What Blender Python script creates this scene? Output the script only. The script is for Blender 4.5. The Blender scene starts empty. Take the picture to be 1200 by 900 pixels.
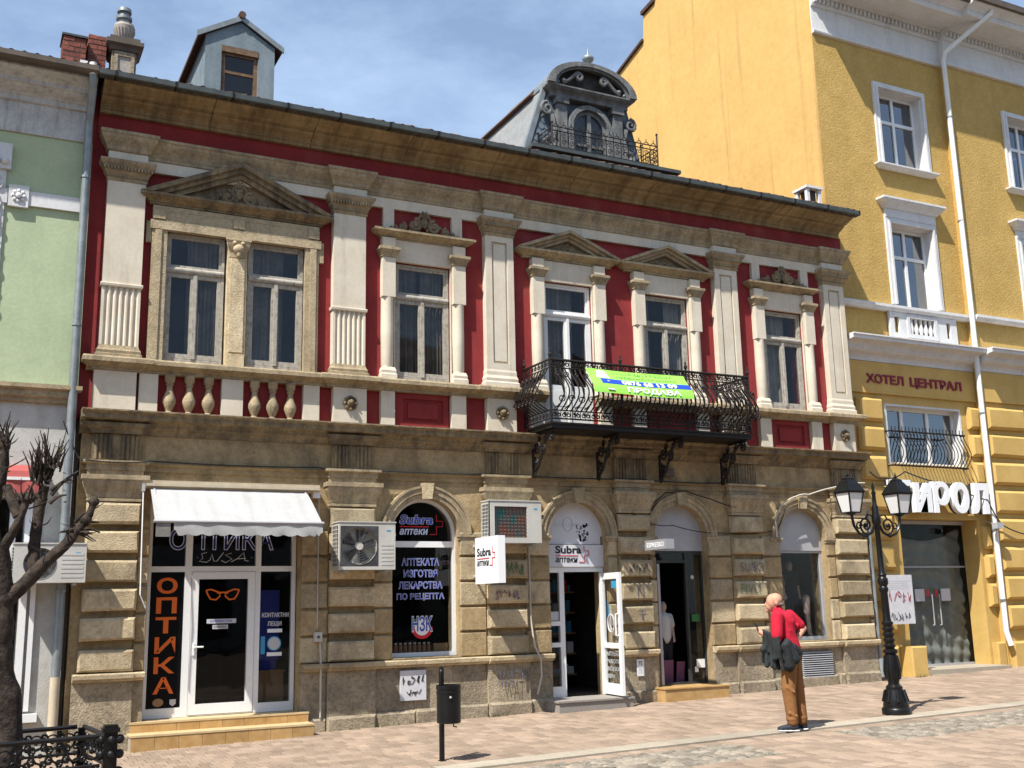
import bpy, math, random
from mathutils import Vector, Matrix
random.seed(7)
sc = bpy.context.scene
COL = sc.collection
PI = math.pi

# ------------------------------------------------------------------ camera
YAW, PITCH, ROLL = .468940623, .201238925, -.0213520218
CAM = Vector((-.5129, -15.2130, 1.7182))
Fv = Vector((math.sin(YAW)*math.cos(PITCH), math.cos(YAW)*math.cos(PITCH), math.sin(PITCH)))
Rv = Vector((math.cos(YAW), -math.sin(YAW), 0))
Uv = Rv.cross(Fv)
R2 = Rv*math.cos(ROLL)+Uv*math.sin(ROLL)
U2 = -Rv*math.sin(ROLL)+Uv*math.cos(ROLL)
cd = bpy.data.cameras.new('camera')
cd.sensor_width = 36; cd.lens = 1269.15/1200*36; cd.clip_end = 2000; cd.clip_start = .05
co = bpy.data.objects.new('camera', cd); COL.objects.link(co)
M = Matrix(((R2.x, U2.x, -Fv.x, CAM.x), (R2.y, U2.y, -Fv.y, CAM.y), (R2.z, U2.z, -Fv.z, CAM.z), (0, 0, 0, 1)))
co.matrix_world = M
sc.camera = co

# ------------------------------------------------------------------ sky and sun
SUN = Vector((.60, .33, -1.0)).normalized()          # direction the light travels
EL = math.asin(-SUN.z)
w = bpy.data.worlds.new('World'); sc.world = w; w.use_nodes = True
nt = w.node_tree; nt.nodes.clear()
def wn(t, **k):
    n = nt.nodes.new(t)
    for a, b in k.items(): setattr(n, a, b)
    return n
sky = wn('ShaderNodeTexSky', sky_type='NISHITA', sun_disc=False, sun_elevation=EL,
         sun_rotation=math.atan2(-SUN.x, -SUN.y), altitude=200, air_density=1.0, dust_density=.9, ozone_density=2.2)
tc = wn('ShaderNodeTexCoord')
mp = wn('ShaderNodeMapping'); mp.inputs['Scale'].default_value = (1.4, 2.0, 3.4); mp.inputs['Rotation'].default_value = (0, .35, .5)
nz = wn('ShaderNodeTexNoise'); nz.inputs['Scale'].default_value = 2.2; nz.inputs['Detail'].default_value = 9; nz.inputs['Roughness'].default_value = .62
rp = wn('ShaderNodeValToRGB'); rp.color_ramp.elements[0].position = .42; rp.color_ramp.elements[1].position = .78
rp.color_ramp.elements[0].color = (0.13, 0.13, 0.13, 1); rp.color_ramp.elements[1].color = (.42, .42, .42, 1)
mx = wn('ShaderNodeMix', data_type='RGBA'); mx.inputs[7].default_value = (7.2, 9.0, 11.4, 1)
bg = wn('ShaderNodeBackground'); bg.inputs['Strength'].default_value = .098
ow = wn('ShaderNodeOutputWorld')
L = nt.links.new
L(tc.outputs['Generated'], mp.inputs['Vector']); L(mp.outputs[0], nz.inputs['Vector']); L(nz.outputs[0], rp.inputs[0])
L(rp.outputs[0], mx.inputs[0]); L(sky.outputs[0], mx.inputs[6]); L(mx.outputs[2], bg.inputs[0]); L(bg.outputs[0], ow.inputs[0])
sd = bpy.data.lights.new('sun', 'SUN'); sd.energy = 5.0; sd.angle = math.radians(.53); sd.color = (1, .955, .88)
so = bpy.data.objects.new('sun', sd); COL.objects.link(so); so.location = (-10, -10, 30)
so.rotation_euler = SUN.to_track_quat('-Z', 'Y').to_euler()
sc.view_settings.view_transform = 'Standard'; sc.view_settings.look = 'None'
sc.view_settings.exposure = .74; sc.view_settings.gamma = 1
sc.cycles.use_denoising = True
sc.cycles.max_bounces = 7; sc.cycles.diffuse_bounces = 3; sc.cycles.glossy_bounces = 3; sc.cycles.transparent_max_bounces = 12
sc.cycles.caustics_reflective = False; sc.cycles.caustics_refractive = False

# ------------------------------------------------------------------ materials
MATS = {}
def mat(name, base, var=None, rough=.85, nscale=2.5, stain=None, samt=.5, sscale=(2.2, 2.2, .5), sthr=.5, sw=.22, bump=.0, bscale=45,
        rnd=0, tint=0, spec=.3, metal=0, emit=None, fine=.12, grain=0):
    m = bpy.data.materials.new(name); m.use_nodes = True
    t = m.node_tree; N = t.nodes; K = t.links.new
    b = N['Principled BSDF']
    b.inputs['Roughness'].default_value = rough; b.inputs['Metallic'].default_value = metal
    b.inputs['Specular IOR Level'].default_value = spec
    geo = N.new('ShaderNodeNewGeometry')
    def noise(scale, det=6, r=.6, vec=None):
        n = N.new('ShaderNodeTexNoise'); n.inputs['Scale'].default_value = scale; n.inputs['Detail'].default_value = det; n.inputs['Roughness'].default_value = r
        K(vec or geo.outputs['Position'], n.inputs['Vector']); return n.outputs[0]
    def ramp(v, a, c):
        r = N.new('ShaderNodeMapRange'); r.inputs[1].default_value = a; r.inputs[2].default_value = c
        K(v, r.inputs[0]); return r.outputs[0]
    def mix(f, a, c, amt=1, mode='MIX'):
        n = N.new('ShaderNodeMix'); n.data_type = 'RGBA'; n.blend_type = mode
        if hasattr(f, 'links') or not isinstance(f, (int, float)):
            if amt != 1:
                q = N.new('ShaderNodeMath'); q.operation = 'MULTIPLY'; q.inputs[1].default_value = amt; K(f, q.inputs[0]); f = q.outputs[0]
            K(f, n.inputs[0])
        else: n.inputs[0].default_value = f
        for s, i in ((a, 6), (c, 7)):
            if isinstance(s, tuple): n.inputs[i].default_value = (*s, 1)
            else: K(s, n.inputs[i])
        return n.outputs[2]
    col = base
    if var:
        col = mix(ramp(noise(nscale), .36, .64), base, var)
        if grain: col = mix(ramp(noise(nscale*7, 9, .75), .44, .64), col, mix(1.0, col, (.55, .52, .47), 1, 'MULTIPLY'), grain)
    if stain:
        mpn = N.new('ShaderNodeMapping'); mpn.inputs['Scale'].default_value = sscale; K(geo.outputs['Position'], mpn.inputs['Vector'])
        col = mix(ramp(noise(1.0, 9, .68, mpn.outputs[0]), sthr, sthr+sw), col, stain, samt)
    if fine and var:
        col = mix(ramp(noise(bscale*.8, 4), .3, .75), col, mix(1.0, col, (.55, .53, .5), 1, 'MULTIPLY'), fine*2)
    def vary(src, amt):
        nonlocal col
        r = N.new('ShaderNodeMapRange'); r.inputs[3].default_value = 1-amt; r.inputs[4].default_value = 1+amt
        K(src, r.inputs[0])
        h = N.new('ShaderNodeHueSaturation'); K(r.outputs[0], h.inputs['Value'])
        if isinstance(col, tuple): h.inputs['Color'].default_value = (*col, 1)
        else: K(col, h.inputs['Color'])
        col = h.outputs[0]
    if rnd:
        oi = N.new('ShaderNodeObjectInfo'); vary(oi.outputs['Random'], rnd)
    if tint:
        at = N.new('ShaderNodeAttribute'); at.attribute_name = 'tint'; vary(at.outputs['Fac'], tint)
    if isinstance(col, tuple): b.inputs['Base Color'].default_value = (*col, 1)
    else: K(col, b.inputs['Base Color'])
    if bump:
        bn = N.new('ShaderNodeBump'); bn.inputs['Strength'].default_value = bump; bn.inputs['Distance'].default_value = .02
        K(noise(bscale, 5, .65), bn.inputs['Height']); K(bn.outputs[0], b.inputs['Normal'])
    if emit: b.inputs['Emission Color'].default_value = (*base, 1); b.inputs['Emission Strength'].default_value = emit
    MATS[name] = m
    return m
def glass(name, tintc, add=.02, scale=1.0, rough=.02):
    m = bpy.data.materials.new(name); m.use_nodes = True
    t = m.node_tree; N = t.nodes; K = t.links.new; N.clear()
    o = N.new('ShaderNodeOutputMaterial'); mxs = N.new('ShaderNodeMixShader'); tr = N.new('ShaderNodeBsdfTransparent'); gl = N.new('ShaderNodeBsdfGlossy')
    tr.inputs[0].default_value = (*tintc, 1); gl.inputs['Roughness'].default_value = rough; gl.inputs[0].default_value = (.95, .97, 1, 1)
    lw = N.new('ShaderNodeLayerWeight'); lw.inputs[0].default_value = .5
    pw_ = N.new('ShaderNodeMath'); pw_.operation = 'POWER'; pw_.inputs[1].default_value = 5; K(lw.outputs['Facing'], pw_.inputs[0])
    fr = N.new('ShaderNodeMath'); fr.operation = 'MULTIPLY_ADD'; fr.inputs[1].default_value = .96; fr.inputs[2].default_value = .04; K(pw_.outputs[0], fr.inputs[0])
    ma = N.new('ShaderNodeMath'); ma.operation = 'MULTIPLY_ADD'; ma.inputs[1].default_value = scale; ma.inputs[2].default_value = add
    # a slight wave in the old panes
    geo = N.new('ShaderNodeNewGeometry'); nn = N.new('ShaderNodeTexNoise'); nn.inputs['Scale'].default_value = 2.2
    bn = N.new('ShaderNodeBump'); bn.inputs['Strength'].default_value = .05; bn.inputs['Distance'].default_value = .05
    K(geo.outputs['Position'], nn.inputs['Vector']); K(nn.outputs[0], bn.inputs['Height']); K(bn.outputs[0], gl.inputs['Normal'])
    K(fr.outputs[0], ma.inputs[0]); K(ma.outputs[0], mxs.inputs[0]); K(tr.outputs[0], mxs.inputs[1]); K(gl.outputs[0], mxs.inputs[2]); K(mxs.outputs[0], o.inputs[0])
    MATS[name] = m; return m

mat('red', (.29, .036, .036), (.235, .028, .03), grain=0.2, nscale=1.6, rough=.9, stain=(.34, .085, .07), samt=.5, bump=.15, bscale=60)
mat('cream', (.70, .63, .51), (.62, .55, .43), grain=0.16, nscale=2.2, stain=(.34, .285, .215), samt=.55, sscale=(4.5, 4.5, .6), sthr=.53, bump=.12, bscale=70)
mat('stone', (.48, .36, .20), (.36, .265, .142), grain=.6, nscale=2.0, stain=(.085, .068, .047), samt=.8, sscale=(1.5, 1.5, .9), sthr=.49, bump=0.8, bscale=55, fine=.2, rnd=.13)
mat('stone_pale', (.62, .51, .335), (.48, .385, .24), grain=.6, nscale=3.0, stain=(.13, .105, .075), samt=.7, sscale=(1.9, 1.9, 1.3), sthr=.5, bump=0.9, bscale=55, rnd=.3, fine=.2)
mat('stone_soot', (.37, .285, .17), (.27, .205, .12), grain=0.8, nscale=2.4, stain=(.075, .063, .05), samt=.85, sscale=(5, 5, .9), sthr=.44, bump=0.8, bscale=60, rnd=.06, fine=.2)
mat('stone_top', (.48, .385, .245), (.35, .275, .17), grain=0.7, nscale=3, stain=(.12, .10, .075), samt=.65, sscale=(6, 6, 1.0), sthr=.47, bump=0.5, bscale=60)
mat('stone_grey', (.46, .385, .275), (.32, .265, .185), grain=0.9, nscale=2.6, stain=(.14, .12, .10), samt=.6, sscale=(1.6, 1.6, 2.2), sthr=.48, bump=1, bscale=40, rnd=.08, fine=.25)
mat('joint', (.10, .08, .055), (.06, .05, .035), bump=.2)
mat('cornice_brown', (.37, .275, .15), (.27, .19, .095), nscale=1.6, grain=.5, stain=(.10, .07, .038), samt=.8, sscale=(5.5, 1.2, .6), sthr=.45, bump=.2, bscale=40, rnd=.05, fine=.15)
mat('old_white', (.47, .445, .385), (.34, .31, .26), grain=0.3, nscale=14, stain=(.20, .17, .13), samt=.8, sscale=(26, 26, 7), sthr=.56, sw=.06, bump=.2, bscale=90)
mat('white', (.78, .78, .76), (.72, .72, .70), nscale=3, rough=.45, stain=(.5, .48, .44), samt=.3, sscale=(5, 5, 1))
mat('wood_brown', (.20, .13, .08), (.12, .07, .04), nscale=12, bump=.3)
mat('zinc', (.30, .33, .34), (.22, .25, .26), grain=0.3, nscale=6, rough=.5, metal=.4, stain=(.12, .13, .12), samt=.5)
mat('gutter', (.10, .115, .11), (.07, .08, .08), nscale=5, rough=.55, metal=.3)
mat('gutter_brown', (.14, .11, .085), (.10, .08, .065), nscale=5, rough=.6, metal=.2)
mat('dormer_dark', (.07, .065, .06), (.04, .038, .036), nscale=8, bump=.3)
mat('dormer_grey', (.23, .235, .235), (.14, .145, .147), nscale=4, grain=.6, stain=(.07, .07, .068), samt=.8, sscale=(7, 7, 1.2), sthr=.46, bump=.4, bscale=50)
mat('iron', (.009, .008, .0075), (.020, .013, .010), nscale=20, rough=.55, spec=.3)
mat('black_paint', (.006, .006, .0065), (.010, .010, .010), nscale=9, rough=.34, spec=.28)
mat('tile_roof', (.10, .055, .04), (.06, .035, .028), nscale=8, bump=.3, rnd=.2)
mat('brick', (.27, .085, .055), (.17, .055, .042), grain=0.4, nscale=9, bump=.3, rnd=.25)
mat('mortar', (.42, .38, .34), (.3, .27, .24), nscale=9, bump=.3)
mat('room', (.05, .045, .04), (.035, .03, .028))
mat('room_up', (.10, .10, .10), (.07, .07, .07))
mat('curtain_pale', (.42, .41, .38), (.30, .29, .27), nscale=5, rough=.95)
mat('curtain', (.25, .24, .22), (.15, .145, .132), nscale=5, rough=.95)
mat('dormer_blue', (.20, .255, .285), (.15, .195, .22), grain=0.3, nscale=3, bump=.4, bscale=60, stain=(.4, .45, .48), samt=.3)
mat('slate', (.13, .16, .19), (.09, .11, .135), nscale=6, rough=.6, rnd=.25)
mat('shingle_white', (.38, .39, .38), (.29, .30, .30), nscale=6, rough=.6, rnd=.2, stain=(.3, .3, .29), samt=.4)
mat('hotel_front', (.58, .385, .125), (.51, .335, .10), nscale=2.2, rough=.9, bump=.7, bscale=26, stain=(.38, .24, .075), samt=.5, sscale=(3, 3, .35), sthr=.53, fine=.25)
mat('hotel_side', (.64, .405, .135), (.585, .365, .118), grain=0.12, nscale=.8, rough=.9, bump=.2, bscale=9, stain=(.36, .215, .085), samt=.55, sscale=(5, 4.2, .13), sthr=.55, sw=.12)
mat('hotel_smooth', (.60, .405, .135), (.53, .35, .11), nscale=2, rough=.8, bump=.15, bscale=30, stain=(.44, .27, .07), samt=.35, rnd=.05)
mat('hotel_white', (.72, .72, .72), (.64, .64, .64), grain=0.2, nscale=2, rough=.7, stain=(.36, .36, .36), samt=.4, sscale=(4, 4, .6), sthr=.53)
mat('green', (.46, .54, .345), (.41, .49, .31), grain=0.12, nscale=2, rough=.9, bump=.12, bscale=30, stain=(.30, .38, .22), samt=.3)
mat('grey_plaster', (.56, .555, .52), (.46, .455, .42), grain=0.3, nscale=1.4, stain=(.25, .23, .20), samt=.5, bump=.25)
mat('grey_white', (.62, .62, .61), (.52, .52, .51), grain=0.45, nscale=3, stain=(.16, .15, .14), samt=.7, sscale=(9, 9, .8), sthr=.5, bump=.25)
mat('beige_pipe', (.52, .45, .33), (.44, .37, .27), nscale=5)
mat('paver', (.335, .25, .185), (.275, .205, .15), grain=0.25, nscale=1.1, rough=.9, tint=.2, rnd=.0, stain=(.15, .12, .09), samt=.55, sscale=(.8, .8, .8), sthr=.52, bump=.3, bscale=60)
mat('paver_piece', (.335, .25, .185), (.275, .205, .15), grain=0.25, nscale=1.1, rough=.9, rnd=.2, stain=(.15, .12, .09), samt=.55, sscale=(.8, .8, .8), sthr=.52, bump=.3, bscale=60)
mat('sand', (.13, .10, .072), (.10, .078, .055), nscale=6, bump=.4)
mat('sett', (.29, .25, .195), (.20, .175, .14), grain=0.3, nscale=6, rough=.85, rnd=.3, tint=0, bump=.5, bscale=50)
mat('sett_stuff', (.29, .25, .195), (.20, .175, .14), grain=0.3, nscale=6, rough=.85, tint=.3, bump=.5, bscale=50)
mat('band_slab', (.385, .335, .265), (.33, .285, .22), grain=0.3, nscale=3, rough=.85, rnd=.12, bump=.25)
mat('step_tile', (.48, .30, .12), (.38, .225, .085), nscale=7, rough=.5, rnd=.12, stain=(.56, .40, .20), samt=.5, sscale=(6, 6, 6), bump=.06)
mat('step_edge', (.58, .44, .25), (.5, .37, .2), nscale=5, rough=.55)
mat('granite', (.34, .31, .28), (.20, .18, .16), nscale=60, rough=.7)
mat('pvc', (.80, .81, .81), (.76, .77, .77), nscale=2, rough=.3, spec=.5)
mat('alu_grey', (.42, .42, .43), (.36, .36, .37), nscale=3, rough=.4)
mat('dark_frame', (.035, .04, .04), (.05, .05, .05), nscale=4, rough=.35)
mat('awning', (.42, .42, .415), (.37, .37, .365), grain=0.12, nscale=2, rough=.9, stain=(.52, .51, .50), samt=.45, sscale=(10, 1.2, 1.0), sthr=.52)
mat('ac_white', (.52, .51, .47), (.46, .45, .41), nscale=3, rough=.5, stain=(.4, .37, .32), samt=.3)
mat('ac_dark', (.07, .072, .075), (.04, .04, .042), nscale=8, rough=.6)
mat('coil', (.30, .10, .055), (.03, .17, .17), nscale=4.5, rough=.5)  # orange and teal reflection painted into the coil colour
mat('txt_blue', (.05, .075, .40), rough=.5); mat('txt_navy', (.012, .016, .10), rough=.5); mat('txt_white', (.8, .8, .8), rough=.5)
mat('txt_lilac', (.60, .64, .82), rough=.5); mat('txt_orange', (.70, .14, .02), rough=.5); mat('txt_red', (.55, .02, .03), rough=.5)
mat('txt_black', (.015, .015, .018), rough=.5); mat('txt_green', (.035, .17, .05), rough=.5); mat('txt_lightgrey', (.5, .5, .52), rough=.5)
mat('txt_crimson', (.23, .012, .035), rough=.5); mat('txt_cyan', (.05, .28, .5), rough=.5); mat('vinyl_black', (.004, .004, .005), rough=.35, spec=.12)
mat('sign_white', (.78, .79, .80), rough=.4); mat('panel_white', (.62, .63, .66), (.58, .59, .62), rough=.5)
mat('banner_green', (.28, .64, .09), rough=.6); mat('banner_blue', (.015, .06, .42), rough=.6)
mat('sign_metal', (.44, .44, .45), rough=.4, metal=.5)
mat('graffiti', (.10, .10, .12), rough=.7); mat('graffiti_green', (.13, .20, .11), rough=.7); mat('graffiti_violet', (.20, .13, .17), rough=.7)
mat('bark', (.075, .056, .043), (.026, .020, .016), nscale=14, rough=.95, bump=1.0, bscale=18, grain=.8)
mat('leaf', (.12, .22, .03), rough=.6)
mat('frosted', (.72, .72, .70), rough=.35)
mat('skin', (.52, .27, .18), rough=.6); mat('hair', (.12, .09, .075), rough=.8)
mat('shirt', (.50, .012, .035), (.44, .010, .03), nscale=8, rough=.9, bump=.3, bscale=30)
mat('trousers', (.27, .125, .045), (.22, .10, .035), nscale=8, rough=.95, bump=.35, bscale=34)
mat('shoe', (.018, .022, .034), rough=.7); mat('shoe_sole', (.55, .55, .53), rough=.7)
mat('jacket', (.007, .008, .009), (.028, .034, .036), nscale=6, rough=.7, bump=.3, bscale=30)
mat('cable', (.02, .02, .02), rough=.6); mat('cable_pale', (.45, .42, .36), rough=.6)
mat('netting', (.16, .17, .155), (.21, .22, .20), nscale=3, rough=.95)
mat('mannequin', (.55, .42, .34), rough=.5); mat('cloth_dark', (.02, .022, .03), rough=.9); mat('cloth_beige', (.26, .16, .10), rough=.9); mat('cloth_white', (.68, .68, .67), rough=.9)
mat('amber', (.30, .14, .07), rough=.3); mat('pink', (.22, .09, .16), rough=.6); mat('box_wood', (.30, .18, .09), rough=.7)
mat('red_awning', (.42, .10, .09), (.36, .09, .08), nscale=3, rough=.9); mat('grass', (.08, .13, .03), rough=.8)
mat('poster', (.60, .60, .62), (.52, .52, .55), nscale=9, rough=.6)
glass('glass_up', (.82, .82, .81), add=.0, scale=.6); glass('glass_shop', (.80, .81, .82), add=.0, scale=.45); glass('glass_hotel', (.35, .39, .43), add=.16, scale=1.0); glass('glass_door', (.92, .93, .93), add=.0, scale=.3)

# ------------------------------------------------------------------ mesh helpers
WLOC = {}
def tag(o, label=None, cat=None, group=None, kind=None):
    if label: o['label'] = label
    if cat: o['category'] = cat
    if group: o['group'] = group
    if kind: o['kind'] = kind
    return o
def link(o, parent, loc):
    COL.objects.link(o); loc = Vector(loc); WLOC[o.name] = loc
    if parent is not None:
        o.parent = parent; o.location = loc - WLOC[parent.name]
    else: o.location = loc
    return o
def root(name, loc, label, cat, group=None):
    o = bpy.data.objects.new(name, None); o.empty_display_size = .2
    link(o, None, loc); return tag(o, label, cat, group)
class MB:
    def __init__(s): s.v = []; s.f = []; s.t = []
    def add(s, v, f, tint=None):
        n = len(s.v); s.v += [tuple(p) for p in v]; s.f += [tuple(i+n for i in q) for q in f]
        s.t += [tint if tint is not None else .5]*len(f); return s
    def box(s, x0, x1, y0, y1, z0, z1, tint=None):
        return s.add([(x0, y0, z0), (x1, y0, z0), (x1, y1, z0), (x0, y1, z0), (x0, y0, z1), (x1, y0, z1), (x1, y1, z1), (x0, y1, z1)],
                     [(0, 3, 2, 1), (4, 5, 6, 7), (0, 1, 5, 4), (1, 2, 6, 5), (2, 3, 7, 6), (3, 0, 4, 7)], tint)
    def stone(s, x0, x1, yf, yb, z0, z1, c=.02, tint=None):      # front edges chamfered, front towards -y
        v = [(x0, yb, z0), (x1, yb, z0), (x1, yb, z1), (x0, yb, z1), (x0, yf+c, z0), (x1, yf+c, z0), (x1, yf+c, z1), (x0, yf+c, z1),
             (x0+c, yf, z0+c), (x1-c, yf, z0+c), (x1-c, yf, z1-c), (x0+c, yf, z1-c)]
        w_ = min(c*.30, .009)
        v = v[:4]+[(p[0]+random.uniform(-w_, w_), p[1], p[2]+random.uniform(-w_, w_)) for p in v[4:8]]+[(p[0]+random.uniform(-w_, w_), p[1]+random.uniform(-w_, w_)*.6, p[2]+random.uniform(-w_, w_)) for p in v[8:]]
        f = [(8, 9, 10, 11)]
        for i in range(4):
            j = (i+1) % 4; f += [(i, j, j+4, i+4), (i+4, j+4, j+8, i+8)]
        return s.add(v, f, tint)
    def prism(s, pts, y0, y1):                                   # polygon in xz pushed along y
        n = len(pts)
        v = [(x, y0, z) for x, z in pts]+[(x, y1, z) for x, z in pts]
        f = [tuple(range(n)), tuple(range(2*n-1, n-1, -1))]+[(i, i+n, (i+1) % n+n, (i+1) % n) for i in range(n)]
        return s.add(v, f)
    def prism_x(s, pts, x0, x1):                                 # polygon in yz pushed along x
        n = len(pts)
        v = [(x0, y, z) for y, z in pts]+[(x1, y, z) for y, z in pts]
        f = [tuple(range(n)), tuple(range(2*n-1, n-1, -1))]+[(i, i+n, (i+1) % n+n, (i+1) % n) for i in range(n)]
        return s.add(v, f)
    def prism_z(s, pts, z0, z1):
        n = len(pts)
        v = [(x, y, z0) for x, y in pts]+[(x, y, z1) for x, y in pts]
        f = [tuple(range(n)), tuple(range(2*n-1, n-1, -1))]+[(i, i+n, (i+1) % n+n, (i+1) % n) for i in range(n)]
        return s.add(v, f)
    def mould(s, prof, x0, x1, y0, yb, wl=True, wr=True):        # prof: (projection, z) from bottom to top, returns at the ends
        v = []; f = []
        for d, z in prof:
            a = x0-(d if wl else 0); b = x1+(d if wr else 0)
            v += [(a, yb, z), (a, y0-d, z), (b, y0-d, z), (b, yb, z)]
        n = len(prof)
        for i in range(n-1):
            for k in range(3): f.append((4*i+k, 4*i+k+1, 4*i+k+5, 4*i+k+4))
        f += [(0, 3, 2, 1), (4*n-4, 4*n-3, 4*n-2, 4*n-1)]
        return s.add(v, f)
    def lathe(s, prof, c, n=16, axis='z', sx=1, sy=1):
        v = []; f = []
        for r, z in prof:
            for i in range(n):
                a = 2*PI*i/n; p, q = r*math.cos(a)*sx, r*math.sin(a)*sy
                v.append((c[0]+p, c[1]+q, c[2]+z) if axis == 'z' else (c[0]+p, c[1]+z, c[2]+q) if axis == 'y' else (c[0]+z, c[1]+p, c[2]+q))
        m = len(prof)
        for k in range(m-1):
            for i in range(n): j = (i+1) % n; f.append((k*n+i, k*n+j, k*n+n+j, k*n+n+i))
        f += [tuple(range(n-1, -1, -1)), tuple(range((m-1)*n, m*n))]
        return s.add(v, f)
    def tube(s, path, r, n=5, cap=True):
        path = [Vector(p) for p in path]; m = len(path); v = []; f = []
        rs = r if isinstance(r, (list, tuple)) else [r]*m
        up = None
        for i, p in enumerate(path):
            d = (path[min(i+1, m-1)]-path[max(i-1, 0)]).normalized()
            if up is None: up = d.orthogonal().normalized()
            up = (up-d*up.dot(d))
            up = up.normalized() if up.length > 1e-6 else d.orthogonal().normalized()
            q = d.cross(up)
            for k in range(n):
                a = 2*PI*k/n; v.append(p+(up*math.cos(a)+q*math.sin(a))*rs[i])
        for i in range(m-1):
            for k in range(n): j = (k+1) % n; f.append((i*n+k, i*n+j, i*n+n+j, i*n+n+k))
        if cap: f += [tuple(range(n-1, -1, -1)), tuple(range((m-1)*n, m*n))]
        return s.add(v, f)
    def ball(s, c, r, n=8, m=5, sx=1, sy=1, sz=1):
        pr = [(max(r*math.sin(PI*i/m), 1e-4), -r*math.cos(PI*i/m)*sz) for i in range(m+1)]
        return s.lathe(pr, c, n, 'z', sx, sy)
    def move(s, fn): s.v = [tuple(fn(*p)) for p in s.v]; return s
    def mesh(s, name, mt, smooth=False, centre=True):
        xs = [p[0] for p in s.v]; ys = [p[1] for p in s.v]; zs = [p[2] for p in s.v]
        o = Vector(((min(xs)+max(xs))/2, (min(ys)+max(ys))/2, min(zs)))
        me = bpy.data.meshes.new(name); me.from_pydata([(p[0]-o.x, p[1]-o.y, p[2]-o.z) for p in s.v], [], s.f)
        me.materials.append(MATS[mt])
        if any(t != .5 for t in s.t):
            a = me.attributes.new('tint', 'FLOAT', 'FACE'); a.data.foreach_set('value', s.t)
        me.update()
        fixn(me)
        if smooth: shade(me)
        return me, o
    def build(s, name, mt, parent=None, smooth=False):
        me, o = s.mesh(name, mt, smooth)
        return link(bpy.data.objects.new(name, me), parent, o)
import bmesh
def fixn(me):
    b = bmesh.new(); b.from_mesh(me); bmesh.ops.recalc_face_normals(b, faces=b.faces); b.to_mesh(me); b.free()
def shade(me, ang=40):
    b = bmesh.new(); b.from_mesh(me)
    for f in b.faces: f.smooth = True
    for e in b.edges:
        if len(e.link_faces) == 2 and e.calc_face_angle(0) > math.radians(ang): e.smooth = False
    b.to_mesh(me); b.free()
def copy(o, parent, d=(0, 0, 0), kids=True):
    c = o.copy(); l = WLOC[o.name]+Vector(d)
    link(c, parent, l)
    if kids:
        for k in [k for k in ALL_KIDS.get(o.name, [])]: copy(k, c, d)
    return c
ALL_KIDS = {}
_l = link
def link(o, parent, loc):
    r = _l(o, parent, loc)
    if parent is not None: ALL_KIDS.setdefault(parent.name, []).append(o)
    return r
def arc(cx, cz, r, a0, a1, n): return [(cx+r*math.cos(math.radians(a0+(a1-a0)*i/n)), cz+r*math.sin(math.radians(a0+(a1-a0)*i/n))) for i in range(n+1)]
def spiral(cx, cz, r0, r1, a0, turns, n=14, sgn=1):
    return [(cx+(r0+(r1-r0)*i/n)*math.cos(a0+sgn*turns*2*PI*i/n), cz+(r0+(r1-r0)*i/n)*math.sin(a0+sgn*turns*2*PI*i/n)) for i in range(n+1)]
DG = None
def text(name, body, mt, parent, x, z, y, wd, ht, bold=0.0, ext=.003, face='y', shear=0.0, outline=None, omat=None, xf=None):
    """flat lettering: lower left corner at (x,z), scaled to wd by ht; face 'y' looks to -y, face 'x' looks to -x (x is then the y of the left edge and y the plane)"""
    c = bpy.data.curves.new('letters', 'FONT'); c.body = body; c.offset = bold; c.shear = shear; c.resolution_u = 3
    o = bpy.data.objects.new('letters', c); COL.objects.link(o)
    dg = bpy.context.evaluated_depsgraph_get(); me = bpy.data.meshes.new_from_object(o.evaluated_get(dg))
    vs = [tuple(v.co) for v in me.vertices]; fs = [tuple(p.vertices) for p in me.polygons]
    COL.objects.unlink(o); bpy.data.objects.remove(o); bpy.data.meshes.remove(me)
    x0 = min(v[0] for v in vs); x1 = max(v[0] for v in vs); z0 = min(v[1] for v in vs); z1 = max(v[1] for v in vs)
    kx = wd/(x1-x0); kz = ht/(z1-z0)
    if xf: x0, z0, kx, kz = xf
    m = MB(); n = len(vs)
    P = [((v[0]-x0)*kx, (v[1]-z0)*kz) for v in vs]
    if face == 'y': V = [(x+a, y, z+b) for a, b in P]+([(x+a, y+ext, z+b) for a, b in P] if ext > .02 else [])
    else: V = [(y, x-a, z+b) for a, b in P]
    F = list(fs)
    if ext > .02:
        from collections import Counter
        ed = Counter()
        for q in fs:
            for i in range(len(q)): ed[(q[i], q[(i+1) % len(q)])] += 1
        for a, b in list(ed):
            if (b, a) not in ed: F.append((a, b, b+n, a+n))
        F += [tuple(i+n for i in reversed(q)) for q in fs]
    m.add(V, F)
    xs = [p[0] for p in m.v]; ys = [p[1] for p in m.v]; zs = [p[2] for p in m.v]
    me, oo = m.mesh(name, mt)
    ob = link(bpy.data.objects.new(name, me), parent, oo)
    if outline:
        text(name, body, omat, parent, x, z, y+.0015, wd, ht, bold+outline, 0, face, shear, xf=(x0, z0, kx, kz))
    return ob
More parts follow.
